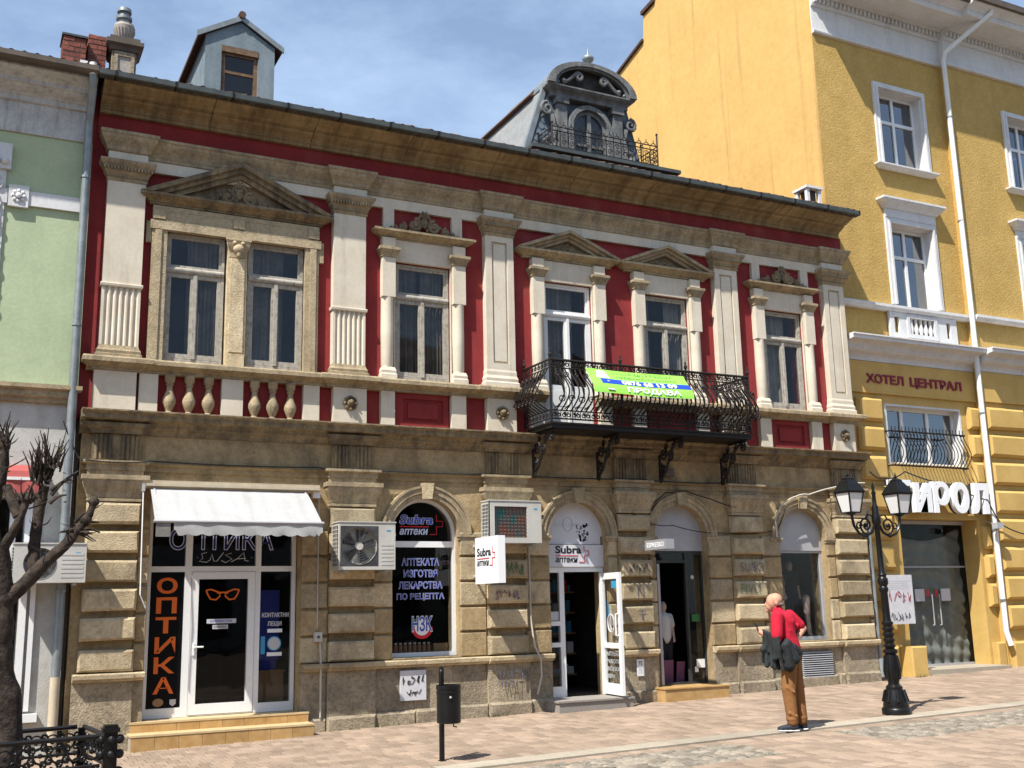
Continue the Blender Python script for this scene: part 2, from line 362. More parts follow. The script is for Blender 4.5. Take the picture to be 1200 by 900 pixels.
def blob(name, shapes, mt, parent=None, voxel=.012, smooth=2):
    """tapered capsules (p0,r0,p1,r1) and ellipsoids (c,(rx,ry,rz)) melted into one continuous surface"""
    m = MB()
    for q in shapes:
        if len(q) == 4:
            p0, r0, p1, r1 = Vector(q[0]), q[1], Vector(q[2]), q[3]
            d = (p1-p0).normalized(); pts = []; rr = []
            for k in range(4): a = PI/2*k/4; pts.append(p0-d*r0*math.cos(a)); rr.append(max(r0*math.sin(a), .001))
            pts += [p0, p1]; rr += [r0, r1]
            for k in range(1, 5): a = PI/2*k/4; pts.append(p1+d*r1*math.sin(a)); rr.append(max(r1*math.cos(a), .001))
            m.tube(pts, rr, 12)
        else:
            c, (rx, ry, rz) = q
            m.ball(c, 1, 14, 10, rx, ry, 1)
            k = 14*11
            m.v[-k:] = [(p[0], p[1], c[2]+(p[2]-c[2])*rz) for p in m.v[-k:]]
    xs = [p[0] for p in m.v]; ys = [p[1] for p in m.v]; zs = [p[2] for p in m.v]
    me, o = m.mesh(name, mt)
    ob = bpy.data.objects.new(name, me); COL.objects.link(ob)
    r = ob.modifiers.new('r', 'REMESH'); r.mode = 'VOXEL'; r.voxel_size = voxel; r.use_smooth_shade = True
    if smooth: s = ob.modifiers.new('s', 'SMOOTH'); s.iterations = smooth; s.factor = .5
    dg = bpy.context.evaluated_depsgraph_get()
    me2 = bpy.data.meshes.new_from_object(ob.evaluated_get(dg))
    COL.objects.unlink(ob); bpy.data.objects.remove(ob)
    if not me2.materials: me2.materials.append(MATS[mt])
    return link(bpy.data.objects.new(name, me2), parent, o)
def gz(x): return .0174*(x-1.6)
def rect_wall(m, x0, x1, z0, z1, y0, y1, holes):
    """wall sheet of real thickness with rectangular holes (x0,x1,z0,z1)"""
    xs = sorted({x0, x1, *[h[0] for h in holes], *[h[1] for h in holes]})
    for a, b in zip(xs, xs[1:]):
        hs = sorted([h for h in holes if h[0] <= a+1e-6 and h[1] >= b-1e-6], key=lambda h: h[2]); z = z0
        for h in hs:
            if h[2] > z+1e-4: m.box(a, b, y0, y1, z, h[2])
            z = h[3]
        if z < z1-1e-4: m.box(a, b, y0, y1, z, z1)
    return m
def cyma(d0, z0, d1, z1, n=5):
    return [(d0+(d1-d0)*(.5-.5*math.cos(PI*i/n)), z0+(z1-z0)*i/n) for i in range(n+1)]
def cove(d0, z0, d1, z1, n=5):
    return [(d0+(d1-d0)*(1-math.cos(PI/2*i/n)), z0+(z1-z0)*math.sin(PI/2*i/n)) for i in range(n+1)]
def kids_label(o, s): o['label'] = s; return o

# ------------------------------------------------------------------ ground and paving
g = MB()
for i in range(12):
    for j in range(8):
        xa, xb = -60+i*12, -48+i*12; ya, yb = -60+j*12, -48+j*12
        g.add([(xa, ya, gz(xa)-.03), (xb, ya, gz(xb)-.03), (xb, yb, gz(xb)-.03), (xa, yb, gz(xa)-.03)], [(0, 1, 2, 3)])
tag(g.build('ground', 'sand'), kind='structure')
pave = MB(); sheet = MB()
px0, px1, py0, py1 = -3.0, 21.0, -9.0, .42
sheet.add([(px0, py0, gz(px0)-.008), (px1, py0, gz(px1)-.008), (px1, py1, gz(px1)-.008), (px0, py1, gz(px0)-.008)], [(0, 1, 2, 3)])
pavement = tag(sheet.build('pavement', 'sand'), kind='structure')
def sett_area(x, y):
    if not (-5.82 < y < -4.70): return False
    e = .25*math.sin(x*3.1)+.12*math.sin(x*7.7+1)
    return 4.0 < x < 7.5+e*.6 or 8.9+e < x < 16
def in_band(y): return -4.40 < y < -4.08
pw, pd = .135, .25
cells = []
r = 0; y = py0
while y < .38:
    x = px0+(.5*pw if r % 2 else 0)
    while x < px1:
        cx, cy = x+pw/2, y+pd/2
        if not sett_area(cx, cy) and not (-4.44 < cy < -4.0 and cx > 4.1) and not (cy > 0.02 and cx < 14.7):
            cells.append((cx, cy))
        x += pw
    y += pd; r += 1
def paver_mesh():
    m = MB(); a, b, t, c = pw/2-.006, pd/2-.008, .014, .006
    v = [(-a, -b, -.02), (a, -b, -.02), (a, b, -.02), (-a, b, -.02), (-a, -b, t-c), (a, -b, t-c), (a, b, t-c), (-a, b, t-c), (-a+c, -b+c, t), (a-c, -b+c, t), (a-c, b-c, t), (-a+c, b-c, t)]
    f = [(8, 9, 10, 11)]
    for i in range(4):
        j = (i+1) % 4; f += [(i, j, j+4, i+4), (i+4, j+4, j+8, i+8)]
    return v, f
pv, pf = paver_mesh()
cx0, cy0 = 3.2, -2.6
def vis(c):   # seen area of the paving, nearest first
    d = Vector((c[0], c[1], gz(c[0])))-CAM; wz = d.dot(Fv)
    u = 600+1269*d.dot(R2)/wz; vv = 450-1269*d.dot(U2)/wz
    return 0 <= u <= 1200 and vv < 905 and c[1] < -.1
seen = sorted([c for c in cells if vis(c)], key=lambda c: (Vector((c[0], c[1], 0))-CAM).length)
near = set(seen[:300])
pm = bpy.data.meshes.new('paver'); pm.from_pydata(pv, [], pf); pm.materials.append(MATS['paver_piece']); fixn(pm)
for c in cells:
    dz = random.uniform(-.0025, .0025); sl = .0174
    if c in near:
        o = bpy.data.objects.new('paver', pm); link(o, pavement, (c[0], c[1], gz(c[0])+dz)); o.rotation_euler = (0, -math.atan(sl), random.uniform(-.01, .01))
    else:
        pave.add([(c[0]+p[0], c[1]+p[1], gz(c[0]+p[0])+p[2]+dz) for p in pv], pf, random.random())
tag(pave.build('paver_field', 'paver', pavement), kind='stuff')
slabs = []
x = 4.1
while x < 20.5:
    l = random.uniform(.75, 1.1); m = MB()
    for q in [(0, 0)]:
        a, b = x+.004, x+l-.004
        m.add([(a, -4.40, gz(a)-.02), (b, -4.40, gz(b)-.02), (b, -4.04, gz(b)-.02), (a, -4.04, gz(a)-.02), (a, -4.40, gz(a)+.015), (b, -4.40, gz(b)+.015), (b, -4.04, gz(b)+.015), (a, -4.04, gz(a)+.015)],
              [(0, 3, 2, 1), (4, 5, 6, 7), (0, 1, 5, 4), (1, 2, 6, 5), (2, 3, 7, 6), (3, 0, 4, 7)])
    m.build('kerb_slab', 'band_slab', pavement); x += l
setts = []
y = -5.80
while y < -4.72:
    x = 3.9+random.uniform(0, .05)
    while x < 16:
        sxz = random.uniform(.085, .135)
        if sett_area(x+sxz/2, y+.06): setts.append((x, y, sxz))
        x += sxz+.014
    y += .118
sv = sorted([s for s in setts if vis((s[0], s[1]))], key=lambda s: (Vector((s[0], s[1], 0))-CAM).length)
ns = set(sv[:300]); field = MB()
def settm(m, x, y, sxz, ox, oy, oz, t=None):
    a, b, hh = sxz, .105, .022+random.uniform(-.008, .006); c = .022
    v = [(0, 0, -.03), (a, 0, -.03), (a, b, -.03), (0, b, -.03), (0, 0, hh-.015), (a, 0, hh-.015), (a, b, hh-.015), (0, b, hh-.015)]
    top = [(c, c, hh), (a-c, c*1.2, hh), (a-c*1.2, b-c, hh), (c, b-c, hh)]
    top = [(p[0]+random.uniform(-.006, .006), p[1]+random.uniform(-.006, .006), p[2]+random.uniform(-.004, .004)) for p in top]
    f = [(8, 9, 10, 11)]
    for i in range(4):
        j = (i+1) % 4; f += [(i, j, j+4, i+4), (i+4, j+4, j+8, i+8)]
    m.add([(x+p[0], y+p[1], gz(x+p[0])+p[2]) for p in v+top], f, t)
for s in setts:
    if s in ns:
        m = MB(); settm(m, *s, 0, 0, 0); m.build('granite_sett', 'sett', pavement)
    else: settm(field, *s, 0, 0, 0, random.random())
tag(field.build('sett_field', 'sett_stuff', pavement), kind='stuff')

# ------------------------------------------------------------------ the red and cream town house
TH = root('town_house', (7.66, 4, .1), 'two-storey town house with red upper wall, cream pilasters and tan rusticated ground floor', 'building')
X0, X1 = .72, 14.58
PIL = [(.94, 1.45), (4.21, 4.72), (6.76, 7.27), (11.37, 11.88), (13.96, 14.47)]
PIER = [(.90, 1.57), (4.19, 4.86), (6.68, 7.35), (9.06, 9.67), (11.37, 12.03), (13.73, 14.46)]
ARCH = [5.70, 8.33, 10.34, 13.0]; AR = .54; AZ = 2.79
WIN = [5.70, 8.33, 10.33, 12.97]
# ---- upper wall
m = MB()
holes = [(1.76, 3.80, 5.15, 7.06)]+[(c-.47, c+.47, 4.47 if i == 1 else 5.15, 7.03) for i, c in enumerate(WIN)]
rect_wall(m, X0, X1, 4.30, 8.95, .13, .50, holes)
m.build('upper_wall', 'red', TH)
m = MB(); m.box(X0, X1, 8.0, 8.4, -.2, 12.0); m.build('rear_wall', 'grey_plaster', TH)
for a, b in ((X0, X0+.35), (X1-.3, X1)): MB().box(a, b, .52, 7.99, -.2, 9.3).build('end_wall', 'grey_plaster', TH)
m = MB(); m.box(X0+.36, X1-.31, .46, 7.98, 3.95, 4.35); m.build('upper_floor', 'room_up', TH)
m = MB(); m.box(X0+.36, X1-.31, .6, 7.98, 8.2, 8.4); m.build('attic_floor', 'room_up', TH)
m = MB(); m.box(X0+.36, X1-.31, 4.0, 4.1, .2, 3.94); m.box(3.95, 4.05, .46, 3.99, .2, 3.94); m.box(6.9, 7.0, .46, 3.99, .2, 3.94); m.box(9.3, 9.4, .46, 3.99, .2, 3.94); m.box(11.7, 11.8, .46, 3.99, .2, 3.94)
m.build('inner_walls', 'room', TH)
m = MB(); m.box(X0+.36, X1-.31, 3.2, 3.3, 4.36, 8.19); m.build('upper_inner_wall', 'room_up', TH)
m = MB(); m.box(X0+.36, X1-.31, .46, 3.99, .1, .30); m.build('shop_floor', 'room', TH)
# frieze under the cornice
m = MB(); m.box(X0+.06, X1-.003, .08, .129, 8.36, 8.68); m.build('frieze', 'red', TH)
# stone stripe and white band under the frieze, broken forward over the pilasters
pr = [(0, 8.06), (.02, 8.06), (.02, 8.10)]+cyma(.03, 8.12, .12, 8.31)+[(.135, 8.32), (.135, 8.36)]
edges = [X0+.10]+[e for p in PIL for e in p]+[X1-.02]
for a, b in zip(edges[0::2], edges[1::2]):
    if b-a < .15: continue
    m = MB(); m.mould(pr, a, b, .07, .128, False, False); m.build('entablature_band', 'stone_top', TH)
    m = MB(); m.box(a, b, .066, .1285, 7.89, 8.058); m.build('white_band', 'cream', TH)
# ---- main cornice in blocks, gutter, roof
pr = [(0, 8.655), (.05, 8.655), (.05, 8.70), (.075, 8.71), (.075, 8.74)]+cyma(.085, 8.745, .22, 8.82)+[(.235, 8.825), (.235, 8.845), (.30, 8.85)]+cyma(.31, 8.855, .49, 8.93)+[(.50, 8.935), (.50, 8.99)]
n = 9; L_ = (14.47-.78)/n
for i in range(n):
    m = MB(); m.mould(pr, .78+i*L_+.005, .78+(i+1)*L_-.005, .06, .5, False, False); m.build('cornice_block', 'cornice_brown', TH)
gut = MB(); q = [(-.565, 9.035), (-.56, 8.965), (-.545, 8.955), (-.42, 8.955), (-.41, 8.965), (-.41, 9.035), (-.42, 9.035), (-.42, 8.97), (-.425, 8.965), (-.54, 8.965), (-.55, 8.97), (-.553, 9.035)]
gut.prism_x(q, .70, 14.50); GU = gut.build('roof_gutter', 'gutter', TH)
for i in range(18):
    m = MB(); x = .9+i*.80; m.prism_x([(-.572, 9.04), (-.567, 8.958), (-.548, 8.948), (-.40, 8.948), (-.40, 8.9545), (-.5455, 8.9545), (-.5605, 8.9645), (-.5655, 9.04)], x, x+.03); m.build('gutter_clip', 'iron', GU)
m = MB(); m.prism_x([(-.5, 8.995), (-.5, 9.03), (4.2, 11.1), (8.4, 9.2), (8.4, 9.1), (4.2, 11.0)], X0, X1); RF = m.build('roof', 'tile_roof', TH)
for i in range(86):      # lowest row of roof tiles
    x = X0+.01+i*.16
    if x+.15 > 14.5: break
    m = MB(); m.tube([(x+.075, -.52, 8.99+random.uniform(-.012, .012)), (x+.075, -.16, 9.16+random.uniform(-.01, .01))], .07, 8)
    m.build('roof_tile', 'tile_roof', RF)
# ---- pilasters
def pilaster(x0, x1, fluted):
    m = MB()
    if fluted:
        m.box(x0, x1, 0, .129, 6.18, 7.66); m.mould([(0, 6.12), (.02, 6.13), (.025, 6.16), (.02, 6.175), (0, 6.18)], x0, x1, 0, .129)
    else:
        a, b = x0+.115, x1-.115
        rect_wall(m, x0, x1, 5.42, 7.66, 0, .129, [(a, b, 5.52, 7.56)]); m.box(a+.001, b-.001, .035, .128, 5.521, 7.559)
        m.box(a+.035, b-.035, .012, .034, 5.56, 7.52)
    p = m.build('pilaster', 'cream', TH)
    if fluted:
        nf = 6; wdt = (x1-x0-.05)/nf; pts = [(x0, .129), (x0, .0)]
        for i in range(nf):
            a = x0+.025+i*wdt
            pts += [(a, 0)]+[(a+wdt*.12+wdt*.76*k/6, .028*math.sin(PI*k/6)) for k in range(7)]
        pts += [(x1-.025, 0), (x1, 0), (x1, .129)]
        MB().prism_z(pts, 5.30, 6.119).build('fluting', 'cream', p)
        MB().mould([(.05, 5.12), (.05, 5.17), (.03, 5.18), (.035, 5.22), (.015, 5.25), (.0, 5.299)], x0, x1, 0, .129).build('base', 'stone_top', p)
    else:
        MB().mould([(.045, 5.12), (.045, 5.20), (.025, 5.22), (.03, 5.27), (.01, 5.32), (.01, 5.38), (0, 5.419)], x0, x1, 0, .129).build('base', 'cream', p)
    c = MB().mould([(.012, 7.661), (.02, 7.68), (.012, 7.70), (.015, 7.72)]+cyma(.02, 7.73, .06, 7.81)+[(.06, 7.84), (.075, 7.845)]+cyma(.08, 7.85, .115, 7.91)+[(.12, 7.915), (.12, 7.945)], x0, x1, 0, .129)
    nb = 15
    for i in range(nb):
        xx = x0-.06+(x1-x0+.12)*i/(nb-1); c.box(xx-.0125, xx+.0125, -.098, -.05, 7.806, 7.842)
        xx = x0-.015+(x1-x0+.03)*i/(nb-1); c.box(xx-.009, xx+.009, -.04, -.005, 7.715, 7.735)
    c.build('capital', 'stone_top', p)
    MB().box(x0-.01, x1+.01, -.015, .129, 7.946, 8.09).build('neck_block', 'cream', p)
    MB().mould([(.0, 8.091), (.02, 8.10)]+cyma(.03, 8.12, .115, 8.31)+[(.13, 8.32), (.13, 8.365)], x0-.01, x1+.01, -.015, .129).build('entablature_block', 'stone_top', p)
    return p
for i, (a, b) in enumerate(PIL): pilaster(a, b, i < 2)
# small white pilaster strips above the outer windows
for c in (WIN[0], WIN[3]):
    for s in (-1, 1):
        x = c+s*.585; MB().box(x-.09, x+.09, .062, .129, 7.53, 7.889).build('wall_strip', 'cream', TH)
# ---- carving made of scrolls and knobs
def carving(name, cx, cz, w, h, y, parent, mt='stone_soot', seed=1):
    rr = random.Random(seed); m = MB()
    def sp(pts, r): m.tube([(p[0], y-.01, p[1]) for p in pts], r, 5)
    m.ball((cx, y, cz+h*.50), h*.22, 8, 6, .8, .45, 1.15); m.ball((cx, y-.03, cz+h*.50), h*.11, 8, 5, .8, .5, 1)
    for s in (-1, 1):
        sp([(cx+s*a, cz+b) for a, b in [(h*.22, h*.2), (h*.30, h*.45), (h*.24, h*.75), (h*.08, h*.9)]], h*.05)
        sp(spiral(cx+s*h*.12, cz+h*.86, h*.14, h*.03, PI/2, 1.2*s, 12), h*.045)
        k = 0; x = h*.45
        while x < w/2-h*.08:
            t = x/(w/2); hh = h*(1-t)*.75+h*.10
            sp(spiral(cx+s*x, cz+hh*.55, hh*.46, hh*.08, PI*(.5 if s > 0 else .5), 1.4*s, 14), max(hh*.13, .008))
            m.ball((cx+s*x, y-.008, cz+hh*.55), hh*.18, 7, 4, 1, .7, 1)
            for _ in range(4):
                m.ball((cx+s*(x+rr.uniform(-.5, .6)*hh), y+.005, cz+hh*rr.uniform(.08, .75)), hh*rr.uniform(.10, .2), 6, 4, 1.2, .5, .8)
            x += hh*.85; k += 1
        for _ in range(5): m.ball((cx+s*rr.uniform(.1, .4)*h, y, cz+rr.uniform(.05, .7)*h), h*rr.uniform(.05, .1), 6, 4, 1, .6, 1)
    m.box(cx-w*.47, cx+w*.47, y-.012, y+.02, cz, cz+h*.07)
    return m.build(name, mt, parent, True)
# ---- window joinery
def joinery(c, hw, z0, z1, zt, mt, yf=.15, door=False, gl='glass_up'):
    m = MB(); f = .042; ym = yf+.07
    rect_wall(m, c-hw, c+hw, z0, z1, yf, ym, [(c-hw+f, c+hw-f, z0+f, zt-.04), (c-hw+f, c+hw-f, zt+.05, z1-f)])
    m.mould([(0, zt-.035), (.02, zt-.03), (.03, zt), (.03, zt+.02), (.015, zt+.045)], c-hw+.01, c+hw-.01, yf-.002, yf+.02, False, False)
    W = m.build('balcony_door' if door else 'window', mt, TH)
    t = MB(); rect_wall(t, c-hw+f+.002, c+hw-f-.002, zt+.052, z1-f-.002, yf+.012, ym-.01, [(c-hw+f+.035, c+hw-f-.035, zt+.085, z1-f-.035)]); t.build('transom_light', mt, W)
    MB().box(c-hw+f+.033, c+hw-f-.033, yf+.035, yf+.041, zt+.083, z1-f-.033).build('pane', gl, W)
    for s in (-1, 1):
        a, b = (c-hw+f+.002, c-.004) if s < 0 else (c+.004, c+hw-f-.002)
        q = MB(); zb = z0+f+.004; st = .048
        hol = [(a+st, b-st, zb+.07, zt-.10)] if not door else [(a+st, b-st, zb+.75, zt-.10)]
        rect_wall(q, a, b, zb, zt-.043, yf+.005, ym-.008, hol)
        if door:
            q.box(a+st, b-st, yf+.0, yf+.004, zb+.12, zb+.32); q.box(a+st, b-st, yf+.0, yf+.004, zb+.40, zb+.66)
        if s > 0: q.box(a-.022, a+.03, yf-.018, yf+.004, zb, zt-.05)
        q.build('casement', mt, W); h = hol[0]
        MB().box(h[0]-.002, h[1]+.002, yf+.03, yf+.036, h[2]-.002, h[3]+.002).build('pane', gl, W)
    # curtains hanging behind the panes
    rw = random.Random(int(c*100)); lo = c-hw*rw.uniform(.05, .55); hi = c+hw*rw.uniform(.05, .6); cm = rw.choice(('curtain', 'curtain_pale', 'curtain'))
    for a, b in [((c-hw+.03, lo), (hi, c+hw-.03)), ((c-hw+.03, c+hw*.35),), ((c-hw*.2, c+hw-.03),), ((c-hw+.03, lo), (hi, c+hw-.03))][rw.randint(0, 3)]:
        v = []; nn = 22
        for i in range(nn+1):
            x = a+(b-a)*i/nn; yy = .30+.022*math.sin(i*1.9)+.01*math.sin(i*.7+c)
            v += [(x, yy, z0+.02), (x+.01*math.sin(i), yy, z1-.02)]
        MB().add(v, [(2*i, 2*i+2, 2*i+3, 2*i+1) for i in range(nn)]).build('curtain', cm, W)
    return W
def hood_flat(c, hw, parent):
    p = [(0, 7.385), (.03, 7.385), (.03, 7.41), (.05, 7.415)]+cyma(.06, 7.42, .15, 7.475)+[(.17, 7.48), (.17, 7.515)]
    MB().mould(p, c-hw+.17, c+hw-.17, .09, .129).build('hood', 'stone_top', parent)
def pediment(c, hw, zb, za, parent, w_carv, h_carv, seed, mt='stone_top', kk=1.0):
    p = [(0, zb-.14), (.03, zb-.14), (.03, zb-.11), (.05, zb-.105)]+cyma(.06, zb-.10, .15, zb-.04)+[(.165, zb-.035), (.165, zb)]
    H = MB().mould(p, c-hw+.17, c+hw-.17, .09, .129).build('hood', mt, parent)
    m = MB(); sl = (za-zb)/hw
    def rake(t0, t1, yf):
        for s in (-1, 1):
            m.prism([(c+s*hw, zb+.001+t0), (c+s*hw, zb+.001+t1), (c, za+t1), (c, za+t0)] if t0 >= 0 else [(c+s*(hw+t0/sl), zb+.002), (c+s*(hw+t1/sl), zb+.002), (c, za+t1), (c, za+t0)], yf, .128)
    rake(-.17*kk, -.11*kk, .015); rake(-.11*kk, -.055*kk, -.03); rake(-.055*kk, -.0, -.085)
    m.build('raking_cornice', mt, parent)
    m = MB(); m.prism([(c-hw+.17*kk/sl+.01, zb+.004), (c+hw-.17*kk/sl-.01, zb+.004), (c, za-.173*kk)], .10, .127); m.build('tympanum', mt, parent)
    carving('carving', c, zb+.006, w_carv, h_carv, .085, parent, 'stone_soot', seed)
# single windows
for i, c in enumerate(WIN):
    door = i == 1
    joinery(c, .46, 4.48 if door else 5.17, 7.02, 6.48, 'white' if door else 'old_white', door=door)
    m = MB(); m.box(c-.485, c+.485, .07, .128, 7.035, 7.384); m.box(c-.485, c-.471, .09, .128, 5.13, 7.034); m.box(c+.471, c+.485, .09, .128, 5.13, 7.034)
    S = m.build('window_surround', 'cream', TH)
    for s in (-1, 1):
        x = c+s*.597; a, b = x-.105, x+.105
        q = MB(); q.box(a, b, .0, .128, 6.43, 7.06); q.box(a, b, .0, .128, 7.222, 7.384)
        q.lathe([(.088, 5.32), (.088, 5.34), (.095, 5.36), (.1, 5.9), (.098, 6.40), (.1, 6.43)], (x, .10, 0), 18)
        K = q.build('colonnette', 'cream', S, True)
        MB().mould([(.02, 5.13), (.02, 5.20), (.008, 5.22), (.012, 5.26), (-.01, 5.318)], a, b, .005, .128).build('base', 'cream', S)
        MB().mould([(.005, 7.062), (.015, 7.07), (.015, 7.09), (.02, 7.10)]+cyma(.025, 7.105, .055, 7.17)+[(.065, 7.175), (.065, 7.22)], a, b, .0, .128).build('capital', 'stone_top', S)
    if i in (0, 3):
        hood_flat(c, .86, S); carving('crest', c, 7.516, 1.25, .37, .02, S, 'stone_soot', 10+i)
    else: pediment(c, 1.0, 7.535, 7.94, S, .80, .19, 20+i)
# double window under the large pediment
c = 2.78
for cc in (2.195, 3.365): joinery(cc, .415, 5.17, 7.05, 6.50, 'old_white')
m = MB(); m.box(1.57, 1.778, .05, .128, 5.13, 7.05); m.box(3.785, 3.99, .05, .128, 5.13, 7.05)
m.box(1.61, 1.70, .03, .0495, 5.14, 7.04); m.box(3.86, 3.95, .03, .0495, 5.14, 7.04)
m.box(1.54, 4.02, .03, .1285, 7.051, 7.18); m.box(1.57, 3.99, .045, .1285, 7.181, 7.33); m.box(1.57, 1.74, .02, .0445, 7.20, 7.33); m.box(3.82, 3.99, .02, .0445, 7.20, 7.33); m.box(2.70, 2.86, .02, .0445, 7.20, 7.33)
m.box(1.57, 3.99, .04, .1285, 7.331, 7.40)
m.box(1.49, 1.56, .06, .128, 6.85, 7.16); m.box(4.0, 4.07, .06, .128, 6.85, 7.16)
S = m.build('window_surround', 'stone_pale', TH)
m = MB(); m.box(2.64, 2.92, .06, .40, 5.13, 7.05); m.box(2.68, 2.88, .04, .0595, 5.35, 6.75); m.box(2.655, 2.905, .03, .0595, 5.13, 5.32); m.build('mullion_pier', 'stone_pale', S)
m = MB(); m.mould([(0, 6.76), (.01, 6.77)]+cyma(.01, 6.80, .06, 7.0)+[(.07, 7.01), (.07, 7.049)], 2.67, 2.89, .055, .0595); m.ball((2.78, .0, 6.88), .075, 10, 6, 1.1, .8, 1); m.ball((2.72, .0, 6.97), .035); m.ball((2.84, .0, 6.97), .035); m.ball((2.78, -.01, 6.80), .035, 8, 5, 1, 1, 1.5)
m.build('console', 'stone_pale', S, True)
pediment(c, 1.40, 7.56, 8.20, S, 1.05, .37, 5, 'stone_soot', 1.35)
# ---- sill course, pedestals, balusters
pr = [(0, 4.945), (.04, 4.95), (.04, 4.985)]+cyma(.06, 4.99, .14, 5.04)+[(.165, 5.045), (.165, 5.10), (.15, 5.122)]
segs = [(X0+.08, .90, .09), (.90, 1.49, .03), (1.49, 4.17, .07), (4.17, 4.76, .03), (4.76, 6.72, .07), (6.72, 7.31, .03), (7.31, 7.84, .07), (8.82, 11.33, .07), (11.33, 11.92, .03), (11.92, 13.92, .07), (13.92, 14.51, .03), (14.51, X1-.005, .07)]
for a, b, yy in segs:
    fw = yy < .05
    MB().mould(pr, a+(.0 if fw else .0), b, yy, .129, fw, fw).build('sill_course', 'stone_top', TH)
ped = [(.90, 1.45), (1.49, 1.74), (2.61, 2.91), (3.79, 4.03), (4.235, 4.75), (4.99, 5.21), (6.15, 6.40), (6.76, 7.27), (7.55, 7.80), (8.86, 9.10), (9.53, 9.78), (10.86, 11.10), (11.37, 11.88), (12.24, 12.49), (13.45, 13.69), (13.96, 14.47)]
for i, (a, b) in enumerate(ped):
    big = b-a > .4
    P = MB().box(a, b, .01 if big else .035, .1285, 4.375, 4.944).build('pedestal', 'cream', TH)
    if big and a > 1.5:
        x = (a+b)/2; m = MB(); m.lathe([(.115, 0), (.115, -.02), (.085, -.035), (.085, -.02), (.06, -.02), (.055, -.045), (.03, -.06), (.002, -.06)], (x, .009, 4.71), 8, 'y')
        for k in range(8): m.ball((x+.09*math.cos(k*PI/4), -.025, 4.71+.09*math.sin(k*PI/4)), .022, 6, 4)
        m.ball((x, -.055, 4.72), .04, 8, 6); m.build('rosette', 'stone_soot', P, True)
bal = MB().lathe([(r_*1.14, z_) for r_, z_ in [(.06, 4.376), (.062, 4.41), (.045, 4.42), (.035, 4.44), (.055, 4.49), (.078, 4.56), (.078, 4.61), (.05, 4.69), (.036, 4.75), (.034, 4.79), (.05, 4.81), (.04, 4.83), (.06, 4.86), (.065, 4.944)]], (1.9, .06, 0), 14)
B0 = None
for x in (1.90, 2.165, 2.43, 3.08, 3.34, 3.60):
    if B0 is None: B0 = bal.build('baluster', 'stone_top', TH, True)
    else: copy(B0, TH, (x-1.90, 0, 0))
for c in (WIN[0], WIN[2], WIN[3]):
    m = MB(); rect_wall(m, c-.47, c+.42, 4.38, 4.94, .095, .1285, [(c-.33, c+.33, 4.50, 4.86)]); m.box(c-.25, c+.25, .105, .1285, 4.56, 4.80); m.build('apron_panel', 'red', TH)
# ---- intermediate cornice, frieze, architrave
pr = [(0, 4.075), (.03, 4.08), (.03, 4.11)]+cyma(.04, 4.12, .10, 4.17)+[(.11, 4.175), (.11, 4.20)]+cove(.12, 4.21, .24, 4.255)+[(.25, 4.26), (.25, 4.315)]+cyma(.255, 4.32, .30, 4.35)+[(.305, 4.352), (.305, 4.372)]
n = 11; L_ = (X1-.76)/n
for i in range(n):
    MB().mould(pr, .76+i*L_+.002, .76+(i+1)*L_-.002, .035, .128, False, False).build('lower_cornice_block', 'stone_soot', TH)
for a, b in PIER:
    MB().mould([(0, 4.076), (.03, 4.08), (.03, 4.11)]+cyma(.04, 4.12, .09, 4.17)+[(.10, 4.175), (.10, 4.212)], a+.02, b-.02, -.045, .03).build('cornice_break', 'stone_soot', TH)
m = MB(); m.box(.80, X1-.004, .035, .45, 3.70, 4.074); m.build('lower_frieze', 'stone', TH)
for a, b in PIER:
    xm = (a+b)/2; m = MB(); m.box(xm-.31, xm+.31, -.02, .034, 3.712, 4.073)
    for s in (-1, 1):
        for k in range(4):
            x = xm+s*.17+(k-1.5)*.058; m.tube([(x, -.024, 3.735), (x, -.024, 4.06)], .021, 6)
    m.build('triglyph', 'stone_soot', TH)
pr = [(0, 3.505), (.0, 3.58), (.02, 3.585), (.02, 3.655), (.05, 3.67), (.055, 3.675), (.055, 3.70)]
MB().mould(pr, .80, X1-.006, .03, .12, False, False).build('architrave', 'stone', TH)
for a, b in PIER: MB().mould([(0, 3.513), (.0, 3.58), (.015, 3.585), (.015, 3.655), (.06, 3.675), (.06, 3.708)], a-.02, b+.02, -.08, .0).build('architrave_break', 'stone_top', TH)
# ---- ground-floor wall with its openings
m = MB(); zt = 3.504; zg = -.1; yw, yb = .03, .45
m.box(X0+.06, 1.72, yw, yb, zg, zt); m.box(1.72, 3.79, yw, yb, 3.38, zt)
def bay(xa, xb, c, zb):
    for s, xe in ((-1, xa), (1, xb)):
        a = [(c+s*AR*math.cos(math.radians(t)), AZ+AR*math.sin(math.radians(t))) for t in range(0, 91, 9)]
        pts = [(xe, zg)]+([(c, zg), (c, zb), (c+s*AR, zb)] if zb > .6 else [(c+s*AR, zg)])+a+[(c, zt), (xe, zt)]
        m.prism(pts, yw, yb)
bay(3.79, 6.95, ARCH[0], 1.0); bay(6.95, 9.36, ARCH[1], 0); bay(9.36, 11.7, ARCH[2], 0); bay(11.7, X1-.002, ARCH[3], 1.0)
m.build('ground_floor_wall', 'stone', TH)
H = .373
def courses(xa, xb, k0=0, k1=5, z0=.985):
    for k in range(k0, k1):
        MB().stone(xa+.004, xb-.004, -.018+random.uniform(-.008, .008), .029, z0+k*H, z0+(k+1)*H-.034, .012).build('ashlar_stone', 'stone_pale' if random.random() < .35 else 'stone', TH)
for a, b in [(1.575, 1.72), (3.79, 4.185), (4.865, 5.16), (6.24, 6.675), (7.355, 7.79), (8.87, 9.055), (9.675, 9.80), (10.88, 11.365), (12.035, 12.46), (13.54, 13.725), (14.465, X1-.004)]: courses(a, b)
